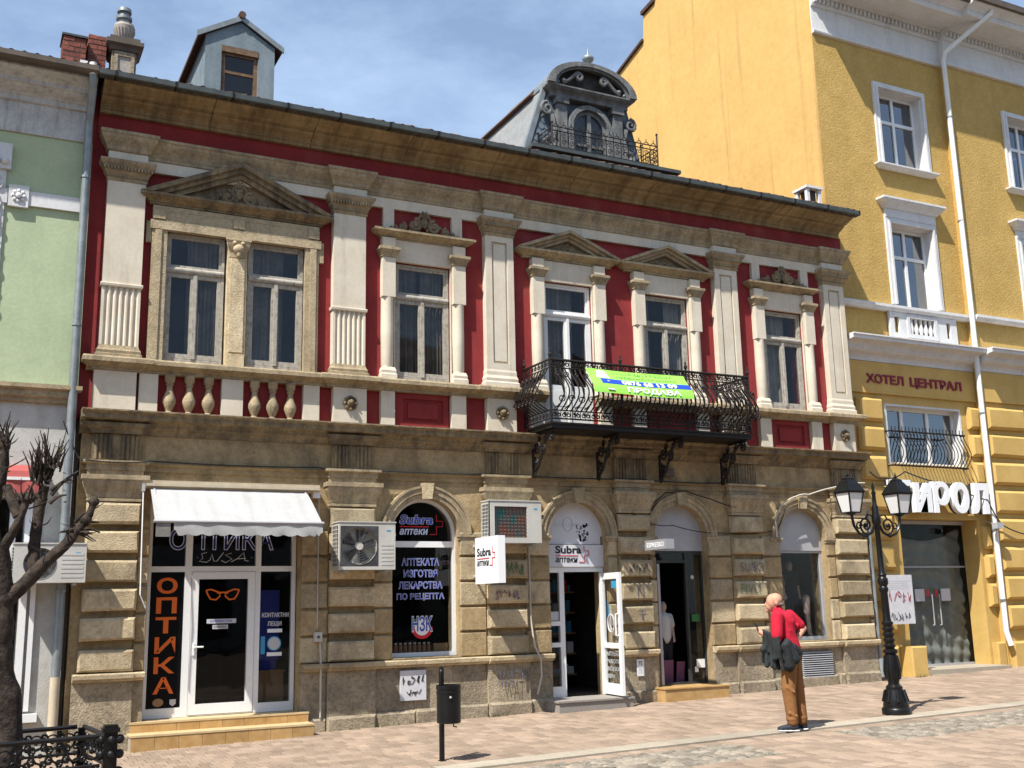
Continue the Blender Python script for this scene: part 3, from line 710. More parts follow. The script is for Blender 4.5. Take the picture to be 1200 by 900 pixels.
for pi, (a, b) in enumerate(PIER):
    MB().box(a+.015, b-.015, .008, .029, .985, 3.16).build('pier_core', 'stone', TH)
    for k in range(6):
        z = .995+k*H-(.02 if k == 0 else 0)
        MB().stone(a+random.uniform(-.004, .004), b+random.uniform(-.004, .004), -.112+random.uniform(-.01, .01), .007, z+.012, z+.285+random.uniform(-.006, .006), .028).build('quoin_block', 'stone_pale', TH)
    MB().mould([(.0, 3.161), (.02, 3.17), (.02, 3.20), (.01, 3.21)]+cyma(.02, 3.22, .085, 3.44)+[(.10, 3.45), (.10, 3.511)], a+.01, b-.01, -.085, .029).build('pier_capital', 'stone_top', TH)
for i, c in enumerate(ARCH):
    m = MB()
    for r0, r1, yf in ((AR+.0, AR+.07, -.012), (AR+.07, AR+.15, -.032), (AR+.15, AR+.185, -.05)):
        pts = [(c+r0*math.cos(math.radians(t)), AZ+r0*math.sin(math.radians(t))) for t in range(0, 181, 10)]+[(c+r1*math.cos(math.radians(t)), AZ+r1*math.sin(math.radians(t))) for t in range(180, -1, -10)]
        m.prism(pts, yf, .0295)
    A = m.build('archivolt', 'stone_top', TH)
    MB().prism([(c-.065, AZ+AR-.02), (c+.065, AZ+AR-.02), (c+.10, AZ+AR+.22), (c-.10, AZ+AR+.22)], -.085, .0292).build('keystone', 'stone_pale', A)
    for s in (-1, 1):
        a, b = (c-AR-.20, c-AR+.0) if s < 0 else (c+AR-.0, c+AR+.20)
        MB().mould([(0, 2.625), (.0, 2.70), (.02, 2.705), (.02, 2.745), (.035, 2.75), (.035, 2.788)], a, b, -.01, .0293).build('impost', 'stone_top', A)
# ---- plinth
def plinth(xa, xb, yf, big=False):
    g0 = gz((xa+xb)/2)
    P = MB().box(xa, xb, yf, .0299 if yf < .02 else .1, g0-.1, .87).build('plinth_block', 'stone_grey', TH)
    MB().stone(xa-.004, xb+.004, yf-.06, yf-.001, g0-.06, g0+.20, .03).build('foot_stone', 'stone_grey', P)
    if big: MB().stone(xa+.05, xb-.05, yf-.02, yf-.0005, g0+.24, .83, .012).build('plinth_panel', 'stone_grey', P)
    MB().mould([(0, .862), (.03, .868), (.045, .885), (.045, .895), (.075, .905), (.08, .955), (.07, .969)], xa, xb, yf-.02, .028, False, False).build('plinth_ledge', 'stone_pale', P)
for a, b, big in [(.84, 1.575, 1), (1.58, 1.715, 0), (3.80, 4.165, 0), (4.17, 4.88, 1), (4.885, 5.49, 0), (5.495, 6.10, 0), (6.105, 6.655, 0), (6.66, 7.37, 1), (7.375, 7.785, 0), (8.875, 9.03, 0), (9.035, 9.70, 1), (10.885, 11.335, 0), (11.34, 12.06, 1), (12.065, 12.46, 0), (12.465, 13.54, 0), (13.545, 13.69, 0), (13.695, 14.50, 1)]:
    plinth(a, b, -.07 if big else -.02)

# ------------------------------------------------------------------ shopfronts in the ground floor
# optician: white frame, door, glass
yf, ym = .22, .30
m = MB(); rect_wall(m, 1.735, 3.775, .345, 3.378, yf, ym, [(1.79, 2.235, .47, 2.255), (2.325, 3.20, .36, 2.255), (3.275, 3.72, .47, 2.255), (1.79, 2.235, 2.33, 3.31), (2.325, 3.20, 2.33, 3.31), (3.275, 3.72, 2.33, 3.31)])
SF = m.build('shop_front', 'pvc', TH); kids_label(SF, 'white framed glass shop front of the optician')
for a, b, z0, z1 in ((1.788, 2.237, .468, 2.257), (3.273, 3.722, .468, 2.257), (1.788, 2.237, 2.328, 3.312), (2.323, 3.202, 2.328, 3.312), (3.273, 3.722, 2.328, 3.312)):
    MB().box(a, b, yf+.03, yf+.038, z0, z1).build('pane', 'glass_shop', SF)
m = MB(); rect_wall(m, 2.33, 3.195, .365, 2.25, yf-.012, ym-.02, [(2.425, 3.10, .50, 2.155)]); D = m.build('optician_door', 'pvc', TH)
MB().box(2.423, 3.102, yf+.02, yf+.028, .498, 2.157).build('pane', 'glass_shop', D)
m = MB(); m.box(2.36, 2.39, yf-.03, yf-.0125, 1.14, 1.30); m.tube([(2.375, yf-.04, 1.25), (2.375, yf-.07, 1.25), (2.50, yf-.07, 1.25)], .011, 6); m.build('door_handle', 'sign_white', D)
# black film with the vertical word
MB().box(1.80, 2.225, yf+.022, yf+.026, .475, 2.25).build('window_film', 'vinyl_black', SF)
for i, ch in enumerate('ОПТИКА'):
    text('letter', ch, 'txt_orange', SF, 1.875, 1.965-i*.262, yf+.019, .27, .215, .02 if ch in 'АКИ' else .03)
m = MB(); m.lathe([(.07, 0), (.07, .002)], (1.95, yf+.019, .545), 20, 'y', 1, .75); m.build('round_sticker', 'box_wood', SF)
MB().prism([(2.10, .58), (2.18, .58), (2.18, .52), (2.14, .49), (2.10, .52)], yf+.0195, yf+.0215).build('shield_sticker', 'txt_lightgrey', SF)
# spectacles sign on the door
m = MB()
for s in (-1, 1):
    c = (2.755+s*.11, 1.95)
    pts = [(c[0]+s*.115, c[1]+.055), (c[0]+s*.05, c[1]+.065), (c[0]-s*.075, c[1]+.02), (c[0]-s*.07, c[1]-.03), (c[0]-s*.02, c[1]-.075), (c[0]+s*.055, c[1]-.065), (c[0]+s*.095, c[1]-.0)]
    m.tube([(p[0], yf+.014, p[1]) for p in pts+[pts[0]]], .012, 6)
m.tube([(2.68, yf+.014, 1.965), (2.755, yf+.014, 1.975), (2.83, yf+.014, 1.965)], .012, 6)
m.build('spectacles_sticker', 'txt_orange', D)
MB().box(2.55, 2.95, yf+.014, yf+.017, 1.555, 1.615).build('door_sticker', 'txt_lightgrey', D); text('door_word', 'КЛИМАТИК', 'txt_blue', D, 2.60, 1.57, yf+.0125, .30, .032, .02)
MB().box(2.63, 2.84, yf+.014, yf+.017, 1.48, 1.535).build('hours_sticker', 'txt_lightgrey', D); text('hours_word', 'ОТВОРЕНО', 'txt_black', D, 2.645, 1.493, yf+.0125, .18, .03, .02)
text('sign_word', 'ОПТИКА', 'txt_navy', SF, 2.02, 2.56, yf+.02, 1.42, .28, .0, outline=.025, omat='txt_lilac')
# the shop's hand-drawn name under it
def scribble(name, strokes, r, mt, parent, y):
    m = MB()
    for st in strokes: m.tube([(p[0], y, p[1]) for p in st], r, 4)
    return m.build(name, mt, parent)
scribble('script_name', [[(2.52, 2.52), (2.45, 2.50), (2.47, 2.44), (2.42, 2.40), (2.52, 2.385), (2.57, 2.42), (2.59, 2.50), (2.62, 2.40), (2.66, 2.40), (2.75, 2.52)],
    [(2.86, 2.51), (2.77, 2.49), (2.87, 2.43), (2.78, 2.38), (2.72, 2.41)], [(2.86, 2.39), (2.95, 2.44), (3.03, 2.52), (3.05, 2.41), (3.10, 2.40)], [(2.93, 2.43), (3.06, 2.44)], [(2.39, 2.45), (2.40, 2.45)], [(3.14, 2.45), (3.15, 2.45)]], .006, 'txt_lightgrey', SF, yf+.02)
for wd, x, z, w_, h_ in (('КОНТАКТНИ', 3.31, 1.62, .38, .065), ('ЛЕЩИ', 3.39, 1.49, .20, .075)): text('window_word', wd, 'txt_lightgrey', SF, x, z, yf+.02, w_, h_, .03)
m = MB(); m.lathe([(.10, 0), (.10, .002)], (3.49, yf+.02, 1.26), 22, 'y'); m.build('round_sticker', 'txt_cyan', SF); m = MB(); m.lathe([(.085, 0), (.085, .002)], (3.49, yf+.017, 1.26), 22, 'y'); m.build('round_sticker', 'txt_lightgrey', SF)
for z in (1.41, 1.09): MB().box(3.39, 3.60, yf+.018, yf+.021, z, z+.05).build('paper_sticker', 'sign_white', SF)
MB().box(3.30, 3.36, yf+.018, yf+.021, 1.12, 1.36).build('side_sticker', 'txt_cyan', SF)
tag(MB().box(3.33, 3.70, .50, .75, .302, .86).box(3.31, 3.72, .48, .77, .861, .885).build('display_cabinet', 'box_wood'), 'low brown wooden cabinet behind the optician window', 'cabinet')
tag(MB().box(3.40, 3.62, .62, .66, .887, 1.02).box(3.46, 3.56, .55, .70, .8865, .8955).box(3.35, 3.65, .60, .6195, 1.02, 2.0).build('display_board', 'txt_blue'), 'dark blue display board standing on the cabinet in the optician window', 'display')
# steps
ST = root('entrance_steps', (2.72, -.1, gz(2.7)), 'two tan tiled steps below the optician shop front', 'steps')
for z0, z1, yfr, yb_, xa, xb in ((.205, .315, -.11, .218, 1.56, 3.90), (.0, .185, -.41, -.001, 1.535, 3.895)):
    MB().box(xa+.012, xb-.012, yfr+.012, min(yb_, .2), z0-.1, z1).build('step_core', 'mortar', ST)
    MB().box(xa-.004, xb+.004, yfr-.006, yb_, z1+.001, z1+.026).build('tread', 'step_edge', ST)
    n = 8; l = (xb-xa)/n
    for i in range(n): MB().stone(xa+i*l+.002, xa+(i+1)*l-.002, yfr, yfr+.0115, z0-.02, z1-.001, .002).build('tile', 'step_tile', ST)
# awning of the optician
AW = root('awning', (2.74, -.12, 3.2), 'white scalloped fabric awning over the optician shop front', 'awning')
MB().box(1.60, 4.00, -.16, -.002, 3.36, 3.455).box(1.62, 3.98, -.20, -.161, 3.375, 3.41).build('cassette', 'beige_pipe', AW)
n = 44; v = []; f = []
pa = [(-.15, 3.35), (-.38, 3.20), (-.62, 3.025), (-.86, 2.85)]
for i in range(n+1):
    t = i/n; x = 1.66+2.16*t
    for k, (yy, zz) in enumerate(pa): v.append((x+.02*(k-1.5)*(t-.5), yy, zz-(.012*math.sin(t*PI*9)**2+.004*math.sin(i*1.7) if 0 < k < 3 else 0)))
for i in range(n):
    for k in range(3): f.append((i*4+k, i*4+4+k, i*4+5+k, i*4+k+1))
MB().add(v, f).build('canopy', 'awning', AW, True)
v = []; f = []; n = 72
for i in range(n+1):
    t = i/n; x = 1.88+1.955*t; zb = 2.70-.026*abs(math.sin(t*PI*11))+(.05 if t < .02 else 0)+(random.uniform(0, .04) if t > .95 else 0)
    v += [(x, -.868+.003*math.sin(t*40), 2.85), (x, -.872+.006*math.sin(t*31+1), (zb+2.85)/2), (x, -.87+.009*math.sin(t*29), zb)]
for i in range(n):
    for k in range(2): f.append((i*3+k, i*3+3+k, i*3+4+k, i*3+k+1))
MB().add(v, f).build('valance', 'awning', AW, True)
MB().tube([(1.63, -.866, 2.855), (3.85, -.866, 2.855)], .022, 8).build('front_bar', 'alu_grey', AW)
for x in (1.72, 3.78): MB().tube([(x, -.15, 3.36), (x+.02, -.5, 3.06), (x, -.85, 2.83)], .014, 6).build('arm', 'alu_grey', AW)
MB().box(1.66, 1.84, -.864, -.858, 2.66, 2.845).build('end_flap', 'curtain', AW)
MB().tube([(1.58, -.20, 3.33), (1.585, -.22, 2.8), (1.60, -.20, 1.95), (1.68, -.16, 1.78)], .009, 6).build('crank', 'sign_white', AW)
MB().box(1.565, 1.60, -.22, -.087, 3.30, 3.40).build('crank_gear', 'alu_grey', AW)
# pharmacy window in the first arch
def arch_pts(c, r, n=18): return [(c+r*math.cos(PI*i/n), AZ+r*math.sin(PI*i/n)) for i in range(n+1)]
c = ARCH[0]; y1 = .16
m = MB(); m.prism([(c-AR, 1.0), (c-AR+.05, 1.0), (c-AR+.05, AZ), (c-AR, AZ)], y1, y1+.07); m.prism([(c+AR-.05, 1.0), (c+AR, 1.0), (c+AR, AZ), (c+AR-.05, AZ)], y1, y1+.07)
m.box(c-AR+.05, c+AR-.05, y1, y1+.07, 1.0, 1.06); m.box(c-AR+.05, c+AR-.05, y1-.004, y1+.07, 2.60, 2.69)
m.prism(arch_pts(c, AR)+list(reversed(arch_pts(c, AR-.05))), y1, y1+.07)
PW = m.build('pharmacy_window', 'pvc', TH)
MB().box(c-AR+.048, c+AR-.048, y1+.03, y1+.038, 1.058, 2.602).build('pane', 'glass_shop', PW)
m = MB(); m.prism([(c-AR+.048, 2.688)]+list(reversed([p for p in arch_pts(c, AR-.048)]))+[(c+AR-.048, 2.688)], y1+.03, y1+.038); m.build('pane', 'glass_shop', PW)
MB().mould([(0, .972), (.03, .98), (.03, 1.0)], c-AR, c+AR, .0, y1+.07, False, False).build('window_ledge', 'stone_pale', PW)
def subra(x, z, w, y, parent, dark, face='y', ht=None):
    k = w; s = -1 if face == 'x' else 1
    a, b = ('txt_blue', 'txt_white') if dark else ('txt_black', None)
    X = lambda d: x+s*d
    text('brand_word', 'Subra', a, parent, X(0), z+.17*k, y, .78*k, .20*k, .03, 0, face, .18 if dark else 0, .022 if b else None, b)
    text('brand_word', 'аптеки', a if not dark else 'txt_lilac', parent, X(0), z-.06*k, y, .66*k, .13*k, .02, 0, face, .2)
    def bx(u0, u1, v0, v1):
        q = MB()
        if face == 'y': q.box(x+u0*k, x+u1*k, y-.001, y+.001, z+v0*k, z+v1*k)
        else: q.box(y-.001, y+.001, x-u1*k, x-u0*k, z+v0*k, z+v1*k)
        return q
    q = bx(.0, .68, .105, .125); q.build('brand_line', 'txt_red', parent)
    q = MB(); P = [(.80, .0), (.93, .0), (.93, .13), (1.03, .13), (1.03, .24), (.93, .24), (.93, .38), (.83, .38), (.83, .30), (.83, .24)]
    pts = [(.70, -.05), (.86, -.05), (.86, .12), (1.0, .12), (1.0, .24), (.86, .24), (.86, .38)]
    T = [((x+u*k, y, z+v_*k) if face == 'y' else (y, x-u*k, z+v_*k)) for u, v_ in pts]
    q.tube(T, .011*k, 4); q.build('brand_cross', 'txt_red', parent)
subra(c-.36, 2.83, .70, y1+.027, PW, True)
for i, (wd, w_) in enumerate((('АПТЕКАТА', .60), ('ИЗГОТВЯ', .54), ('ЛЕКАРСТВА', .70), ('ПО РЕЦЕПТА', .76))):
    text('window_word', wd, 'txt_blue', PW, c-.02-w_/2, 2.33-i*.172, y1+.026, w_, .105, .0, 0, outline=.028, omat='txt_lilac')
m = MB(); m.prism(arc(c, 1.42, .17, 180, 360, 14)+list(reversed(arc(c, 1.42, .12, 180, 360, 14))), y1+.0245, y1+.0265); m.build('emblem_red', 'txt_red', PW)
m = MB(); m.prism(arc(c, 1.42, .119, 0, 360, 22)[:-1], y1+.0246, y1+.0264); m.build('emblem_white', 'txt_white', PW)
m = MB(); m.prism(arc(c, 1.42, .17, 130, 179, 8)+list(reversed(arc(c, 1.42, .12, 130, 179, 8))), y1+.0245, y1+.0265); m.build('emblem_green', 'txt_green', PW)
text('emblem_letters', 'НЗК', 'txt_blue', PW, c-.16, 1.36, y1+.021, .32, .22, .02, 0, outline=.035, omat='txt_white')
for i in range(8):
    x = c-.38+i*.075; m = MB(); m.lathe([(.026, 1.062), (.028, 1.075), (.028, 1.15), (.018, 1.17), (.018, 1.18)], (x, y1+.13, 0), 10)
    J = tag(m.build('medicine_jar', 'amber', None, True), 'small brown jar with white lid on the pharmacy window ledge', 'jar', 'jars in the pharmacy window')
    MB().lathe([(.02, 1.181), (.02, 1.20)], (x, y1+.13, 0), 10).build('lid', 'txt_white', J)
tag(MB().box(c+.22, c+.44, y1+.10, y1+.13, 1.061, 1.18).build('wooden_box', 'box_wood'), 'small brown box beside the jars in the pharmacy window', 'box')
MB().box(c-AR-.02, c+AR+.02, .42, .80, .99, 1.06).build('window_shelf', 'room', TH)
# pharmacy door in the second arch
c = ARCH[1]; y1 = .16
m = MB(); m.prism(arch_pts(c, AR)+list(reversed(arch_pts(c, AR-.03))), y1-.01, y1+.05); m.prism(list(reversed(arch_pts(c, AR-.031)))+[(c+AR-.031, 2.66), (c-AR+.031, 2.66)], y1, y1+.03)
A2 = m.build('arch_panel', 'panel_white', TH)
text('panel_word', 'Вашето здраве', 'txt_lightgrey', A2, c-.36, 2.94, y1-.003, .50, .07, .01); m = MB(); m.tube([(c-.10+.09*math.cos(t*PI/8), y1-.004, 2.98+.11*math.sin(t*PI/8)) for t in range(17)], .006, 4); m.build('panel_ring', 'txt_lightgrey', A2)
rr = random.Random(3); m = MB()
for i in range(34): x, z = c+.05+rr.random()*.22, 2.70+rr.random()*.26; m.box(x, x+rr.uniform(.01, .04), y1-.003, y1-.001, z, z+rr.uniform(.01, .05))
tag(m.build('panel_print', 'txt_black', A2), kind='stuff')
MB().box(c-AR, c+AR, y1-.03, y1+.05, 2.30, 2.65).build('sign_panel', 'panel_white', TH)
subra(c-.36, 2.405, .62, y1-.034, TH, False)
m = MB(); rect_wall(m, c-AR, c+AR, .29, 2.295, y1, y1+.07, [(c-AR+.05, c-.285, .45, 1.05), (c-AR+.05, c-.285, 1.12, 1.38), (c-AR+.05, c-.285, 1.45, 2.21), (c-.20, c+AR-.05, .28, 2.22)])
DF = m.build('pharmacy_door_frame', 'pvc', TH)
for z0, z1 in ((.448, 1.052), (1.118, 1.382), (1.448, 2.212)): MB().box(c-AR+.048, c-.283, y1+.03, y1+.038, z0, z1).build('pane', 'glass_shop', DF)
MB().box(c-AR+.06, c-.30, y1+.026, y1+.029, 1.46, 1.60).build('window_notice', 'txt_lightgrey', DF)
# the open leaf stands out from the wall
def leaf(m_): return m_.move(lambda x, y, z: (8.80+(y)*1.0-.10*x, .12-x, z))
m = MB(); rect_wall(m, 0, .68, .315, 2.19, -.025, .025, [(.085, .595, .48, 1.02), (.085, .595, 1.10, 2.09)])
LF = leaf(m).build('pharmacy_door', 'pvc', TH); kids_label(LF, 'white glazed pharmacy door standing open')
for z0, z1 in ((.478, 1.022), (1.098, 2.092)): leaf(MB().box(.083, .597, -.004, .004, z0, z1)).build('pane', 'glass_door', LF)
leaf(MB().tube([(.62, -.03, 1.22), (.62, -.075, 1.22), (.62, -.075, 1.55), (.62, -.03, 1.55)], .012, 6)).build('door_handle', 'pvc', LF)
leaf(MB().box(.38, .56, -.008, -.0045, 1.95, 2.07)).build('door_sticker', 'txt_cyan', LF)
def leaftext(wd, x, z, w_, h_, mt): text('door_word', wd, mt, LF, .12-x, z, 8.80-.10*x-.012, w_, h_, .03, 0, 'x')
for i, wd in enumerate(('АПТЕКА', 'РАБОТИ', 'ВСЕКИ', 'ДЕН')): leaftext(wd, .13, .90-i*.115, .40 if i < 3 else .22, .065, 'txt_lightgrey')
m = MB(); m.tube([(0, .10*math.cos(t*PI/9), .14*math.sin(t*PI/9)) for t in range(19)], .014, 4); m.tube([(0, -.02, .2), (0, .03, -.02), (0, .0, -.10)], .012, 4); m.move(lambda x, y, z: (8.765+x, -.20+y, 1.40+z)); m.build('leaf_emblem', 'txt_lightgrey', LF)
# door step, reveal sign, pharmacy shelves
DS = tag(MB().box(7.62, 8.93, -.50, .15, gz(8)-.08, .262).box(7.60, 8.95, -.52, .155, .263, .29).build('door_step', 'granite'), 'grey speckled granite step in front of the pharmacy door', 'step')
m = MB(); m.lathe([(.10, 0), (.10, -.003)], (c+AR+.001, .10, 1.62), 20, 'x', .75, 1.6); m.build('oval_sign', 'txt_cyan', TH)
PS = root('medicine_shelf', (8.4, 3.2, .31), 'dark shelf full of small medicine boxes inside the pharmacy', 'shelf')
for z in (.5, .85, 1.2, 1.55, 1.9, 2.25): MB().box(7.3, 9.2, 1.70, 2.0, z, z+.03).build('shelf_board', 'box_wood', PS)
MB().box(7.3, 9.2, 2.001, 2.03, .31, 2.6).build('back_board', 'room', PS)
rr = random.Random(5); rows = {k: MB() for k in ('sign_white', 'txt_red', 'txt_cyan', 'box_wood')}
for z in (.53, .88, 1.23, 1.58, 1.93):
    x = 7.32
    while x < 9.1:
        wq = rr.uniform(.05, .12); rows[rr.choice(list(rows))].box(x, x+wq, 1.72, 1.9, z+.001, z+rr.uniform(.08, .22)); x += wq+.012
for k, q in rows.items(): tag(q.build('medicine_boxes', k, PS), kind='stuff')
# clothes shop in the third arch
c = ARCH[2]
m = MB(); m.prism(list(reversed(arch_pts(c, AR)))+[(c+AR, 2.56), (c-AR, 2.56)], y1+.0, y1+.06); A3 = m.build('arch_panel', 'alu_grey', TH)
text('panel_word', 'ECCO МОДА КО', 'txt_lightgrey', A3, c-.34, 2.74, y1-.003, .74, .065, .0)
m = MB(); rect_wall(m, c-AR, c+AR, .36, 2.558, y1+.03, y1+.09, [(c-AR+.04, c+.18, .40, 2.36), (c+.22, c+AR-.03, .40, 2.50), (c-AR+.04, c+.18, 2.40, 2.52)]); SD = m.build('boutique_door_frame', 'dark_frame', TH)
for a, b, z0, z1 in ((c+.218, c+AR-.028, .398, 2.502), (c-AR+.038, c+.182, 2.398, 2.522)): MB().box(a, b, y1+.055, y1+.061, z0, z1).build('pane', 'glass_shop', SD)
MB().box(c-AR+.05, c-AR+.10, .05, .15, .38, 2.34).build('door_edge', 'alu_grey', SD)
for a, b, z0, z1, k in ((c+.28, c+.44, 1.38, 1.50, 'txt_green'), (c+.33, c+.50, .62, .76, 'sign_white'), (c+.29, c+.36, .55, .64, 'sign_white')): MB().box(a, b, y1+.045, y1+.048, z0, z1).build('window_sticker', k, SD)
m = MB(); m.lathe([(.035, 0), (.035, .002)], (c+.33, y1+.046, 2.12), 12, 'y'); m.build('round_sticker', 'txt_lightgrey', SD)
tag(MB().box(9.62, 10.88, -.37, .17, gz(10)-.08, .345).box(9.61, 10.89, -.385, .172, .346, .366).build('door_step', 'step_tile'), 'single tan tiled step in front of the dark clothes shop door', 'step')
def mannequin(x, y, z, label, top, bottom, h=1.7, arm=True):
    k = h/1.7; s = lambda *p: (x+p[0]*k, y+p[1]*k, z+p[2]*k)
    sh = [(s(0, 0, .98), .12*k, s(0, 0, 1.30), .14*k), (s(0, 0, 1.38), .06*k, s(0, 0, 1.5), .05*k), (s(0, 0, 1.56), (.075*k, .09*k, .11*k)), (s(-.16, 0, 1.36), .055*k, s(-.22, .02, 1.1), .045*k), (s(-.22, .02, 1.1), .042*k, s(-.2, -.08, .88), .03*k), (s(.16, 0, 1.36), .055*k, s(.22, .02, 1.1), .045*k), (s(.22, .02, 1.1), .042*k, s(.2, -.06, .88), .03*k),
          (s(-.08, 0, .92), .10*k, s(-.09, 0, .5), .065*k), (s(-.09, 0, .5), .06*k, s(-.09, 0, .06), .04*k), (s(.08, 0, .92), .10*k, s(.09, 0, .5), .065*k), (s(.09, 0, .5), .06*k, s(.09, 0, .06), .04*k), (s(-.09, -.05, .04), .04*k, s(-.09, -.12, .03), .03*k), (s(.09, -.05, .04), .04*k, s(.09, -.12, .03), .03*k)]
    b = tag(blob('mannequin', sh, 'mannequin', None, .016), label, 'mannequin')
    blob('top_garment', [(s(0, 0, .96), .15*k, s(0, 0, 1.30), .165*k), (s(-.15, 0, 1.36), .075*k, s(-.2, .01, 1.2), .07*k), (s(.15, 0, 1.36), .075*k, s(.2, .01, 1.2), .07*k)], top, b, .016)
    if bottom == 'skirt': m = MB(); m.lathe([(.16*k, .98*k), (.2*k, .6*k), (.24*k, .3*k), (.22*k, .3*k)], (x, y, z), 16); m.build('skirt', top, b, True)
    else: blob('trousers', [(s(-.08, 0, .94), .12*k, s(-.09, 0, .5), .085*k), (s(-.09, 0, .5), .085*k, s(-.09, 0, .1), .07*k), (s(.08, 0, .94), .12*k, s(.09, 0, .5), .085*k), (s(.09, 0, .5), .085*k, s(.09, 0, .1), .07*k)], bottom, b, .016)
    return b
mannequin(c-.02, .62, .302, 'mannequin in white top and black trousers inside the dark clothes shop door', 'cloth_white', 'cloth_dark', 1.45)
m = MB(); m.prism_x([(.50, .31), (.46, .75), (.48, .75), (.52, .31)], c-.15, c+.04); m.prism_x([(.50, .31), (.44, .72), (.46, .72), (.52, .31)], c+.10, c+.26)
tag(m.build('shop_bags', 'pink'), 'two pink shop bags standing on the clothes shop floor', 'bag')
# window in the fourth arch
c = ARCH[3]
m = MB(); m.prism(list(reversed(arch_pts(c, AR)))+[(c+AR, 2.57), (c-AR, 2.57)], y1-.02, y1+.06); m.build('arch_panel', 'alu_grey', TH)
m = MB(); rect_wall(m, c-AR, c+AR, 1.0, 2.568, y1, y1+.07, [(c-AR+.05, c+AR-.05, 1.06, 2.53)]); BW = m.build('boutique_window', 'alu_grey', TH)
MB().box(c-AR+.048, c+AR-.048, y1+.03, y1+.038, 1.058, 2.532).build('pane', 'glass_shop', BW)
MB().mould([(0, .972), (.03, .98), (.03, 1.0)], c-AR, c+AR, .0, y1+.07, False, False).build('window_ledge', 'stone_pale', BW)
MB().box(c-AR-.02, c+AR+.02, .24, 1.4, .90, .98).build('window_shelf', 'room', TH)
mannequin(c-.24, .56, .982, 'mannequin in a long brown dress in the right shop window', 'cloth_beige', 'skirt', 1.42)
mannequin(c+.12, .58, .982, 'mannequin in a dark suit in the right shop window', 'cloth_dark', 'cloth_dark', 1.45)
b = tag(blob('leg_mannequin', [((c+.36, .45, 1.72), .075, (c+.34, .43, 1.45), .06), ((c+.34, .43, 1.45), .055, (c+.40, .45, 1.10), .04), ((c+.40, .45, 1.08), .035, (c+.38, .33, 1.01), .025)], 'mannequin', None, .012), 'bare mannequin leg in black shoe in the right shop window', 'mannequin leg')
MB().box(c+.34, c+.44, .28, .48, .982, 1.06).build('shoe', 'cloth_dark', b)
# vent grille in the plinth
VG = MB().box(12.72, 13.44, -.035, -.0205, .36, .82).build('vent_backing', 'joint', TH); 
for i in range(12): MB().prism_x([(-.034, .375+i*.037), (-.075, .375+i*.037), (-.070, .380+i*.037), (-.036, .40+i*.037)], 12.74, 13.42).build('vent_slat', 'alu_grey', VG)
# ------------------------------------------------------------------ projecting sign, air conditioners, light box
SG = root('projecting_sign', (6.45, -.4, 2.04), 'white pharmacy sign box with black and red lettering fixed square to the wall', 'sign')
MB().box(6.41, 6.53, -.98, -.20, 2.035, 2.715).build('sign_box', 'sign_white', SG)
for z in (2.15, 2.6): MB().tube([(6.47, -.20, z), (6.47, .0, z)], .02, 6).build('bracket', 'alu_grey', SG)
subra(-.27, 2.33, .62, 6.406, SG, False, 'x')
S3 = root('light_box', (9.4, -.4, 2.53), 'small grey light box sign beside the clothes shop arch', 'sign')
MB().box(9.36, 9.52, -.95, -.36, 2.535, 2.69).build('sign_box', 'sign_metal', S3); MB().tube([(9.44, -.36, 2.61), (9.44, -.0, 2.61)], .02, 6).build('bracket', 'alu_grey', S3)
text('box_word', 'ESPRESSO', 'sign_white', S3, -.42, 2.575, 9.357, .48, .075, .02, 0, 'x')
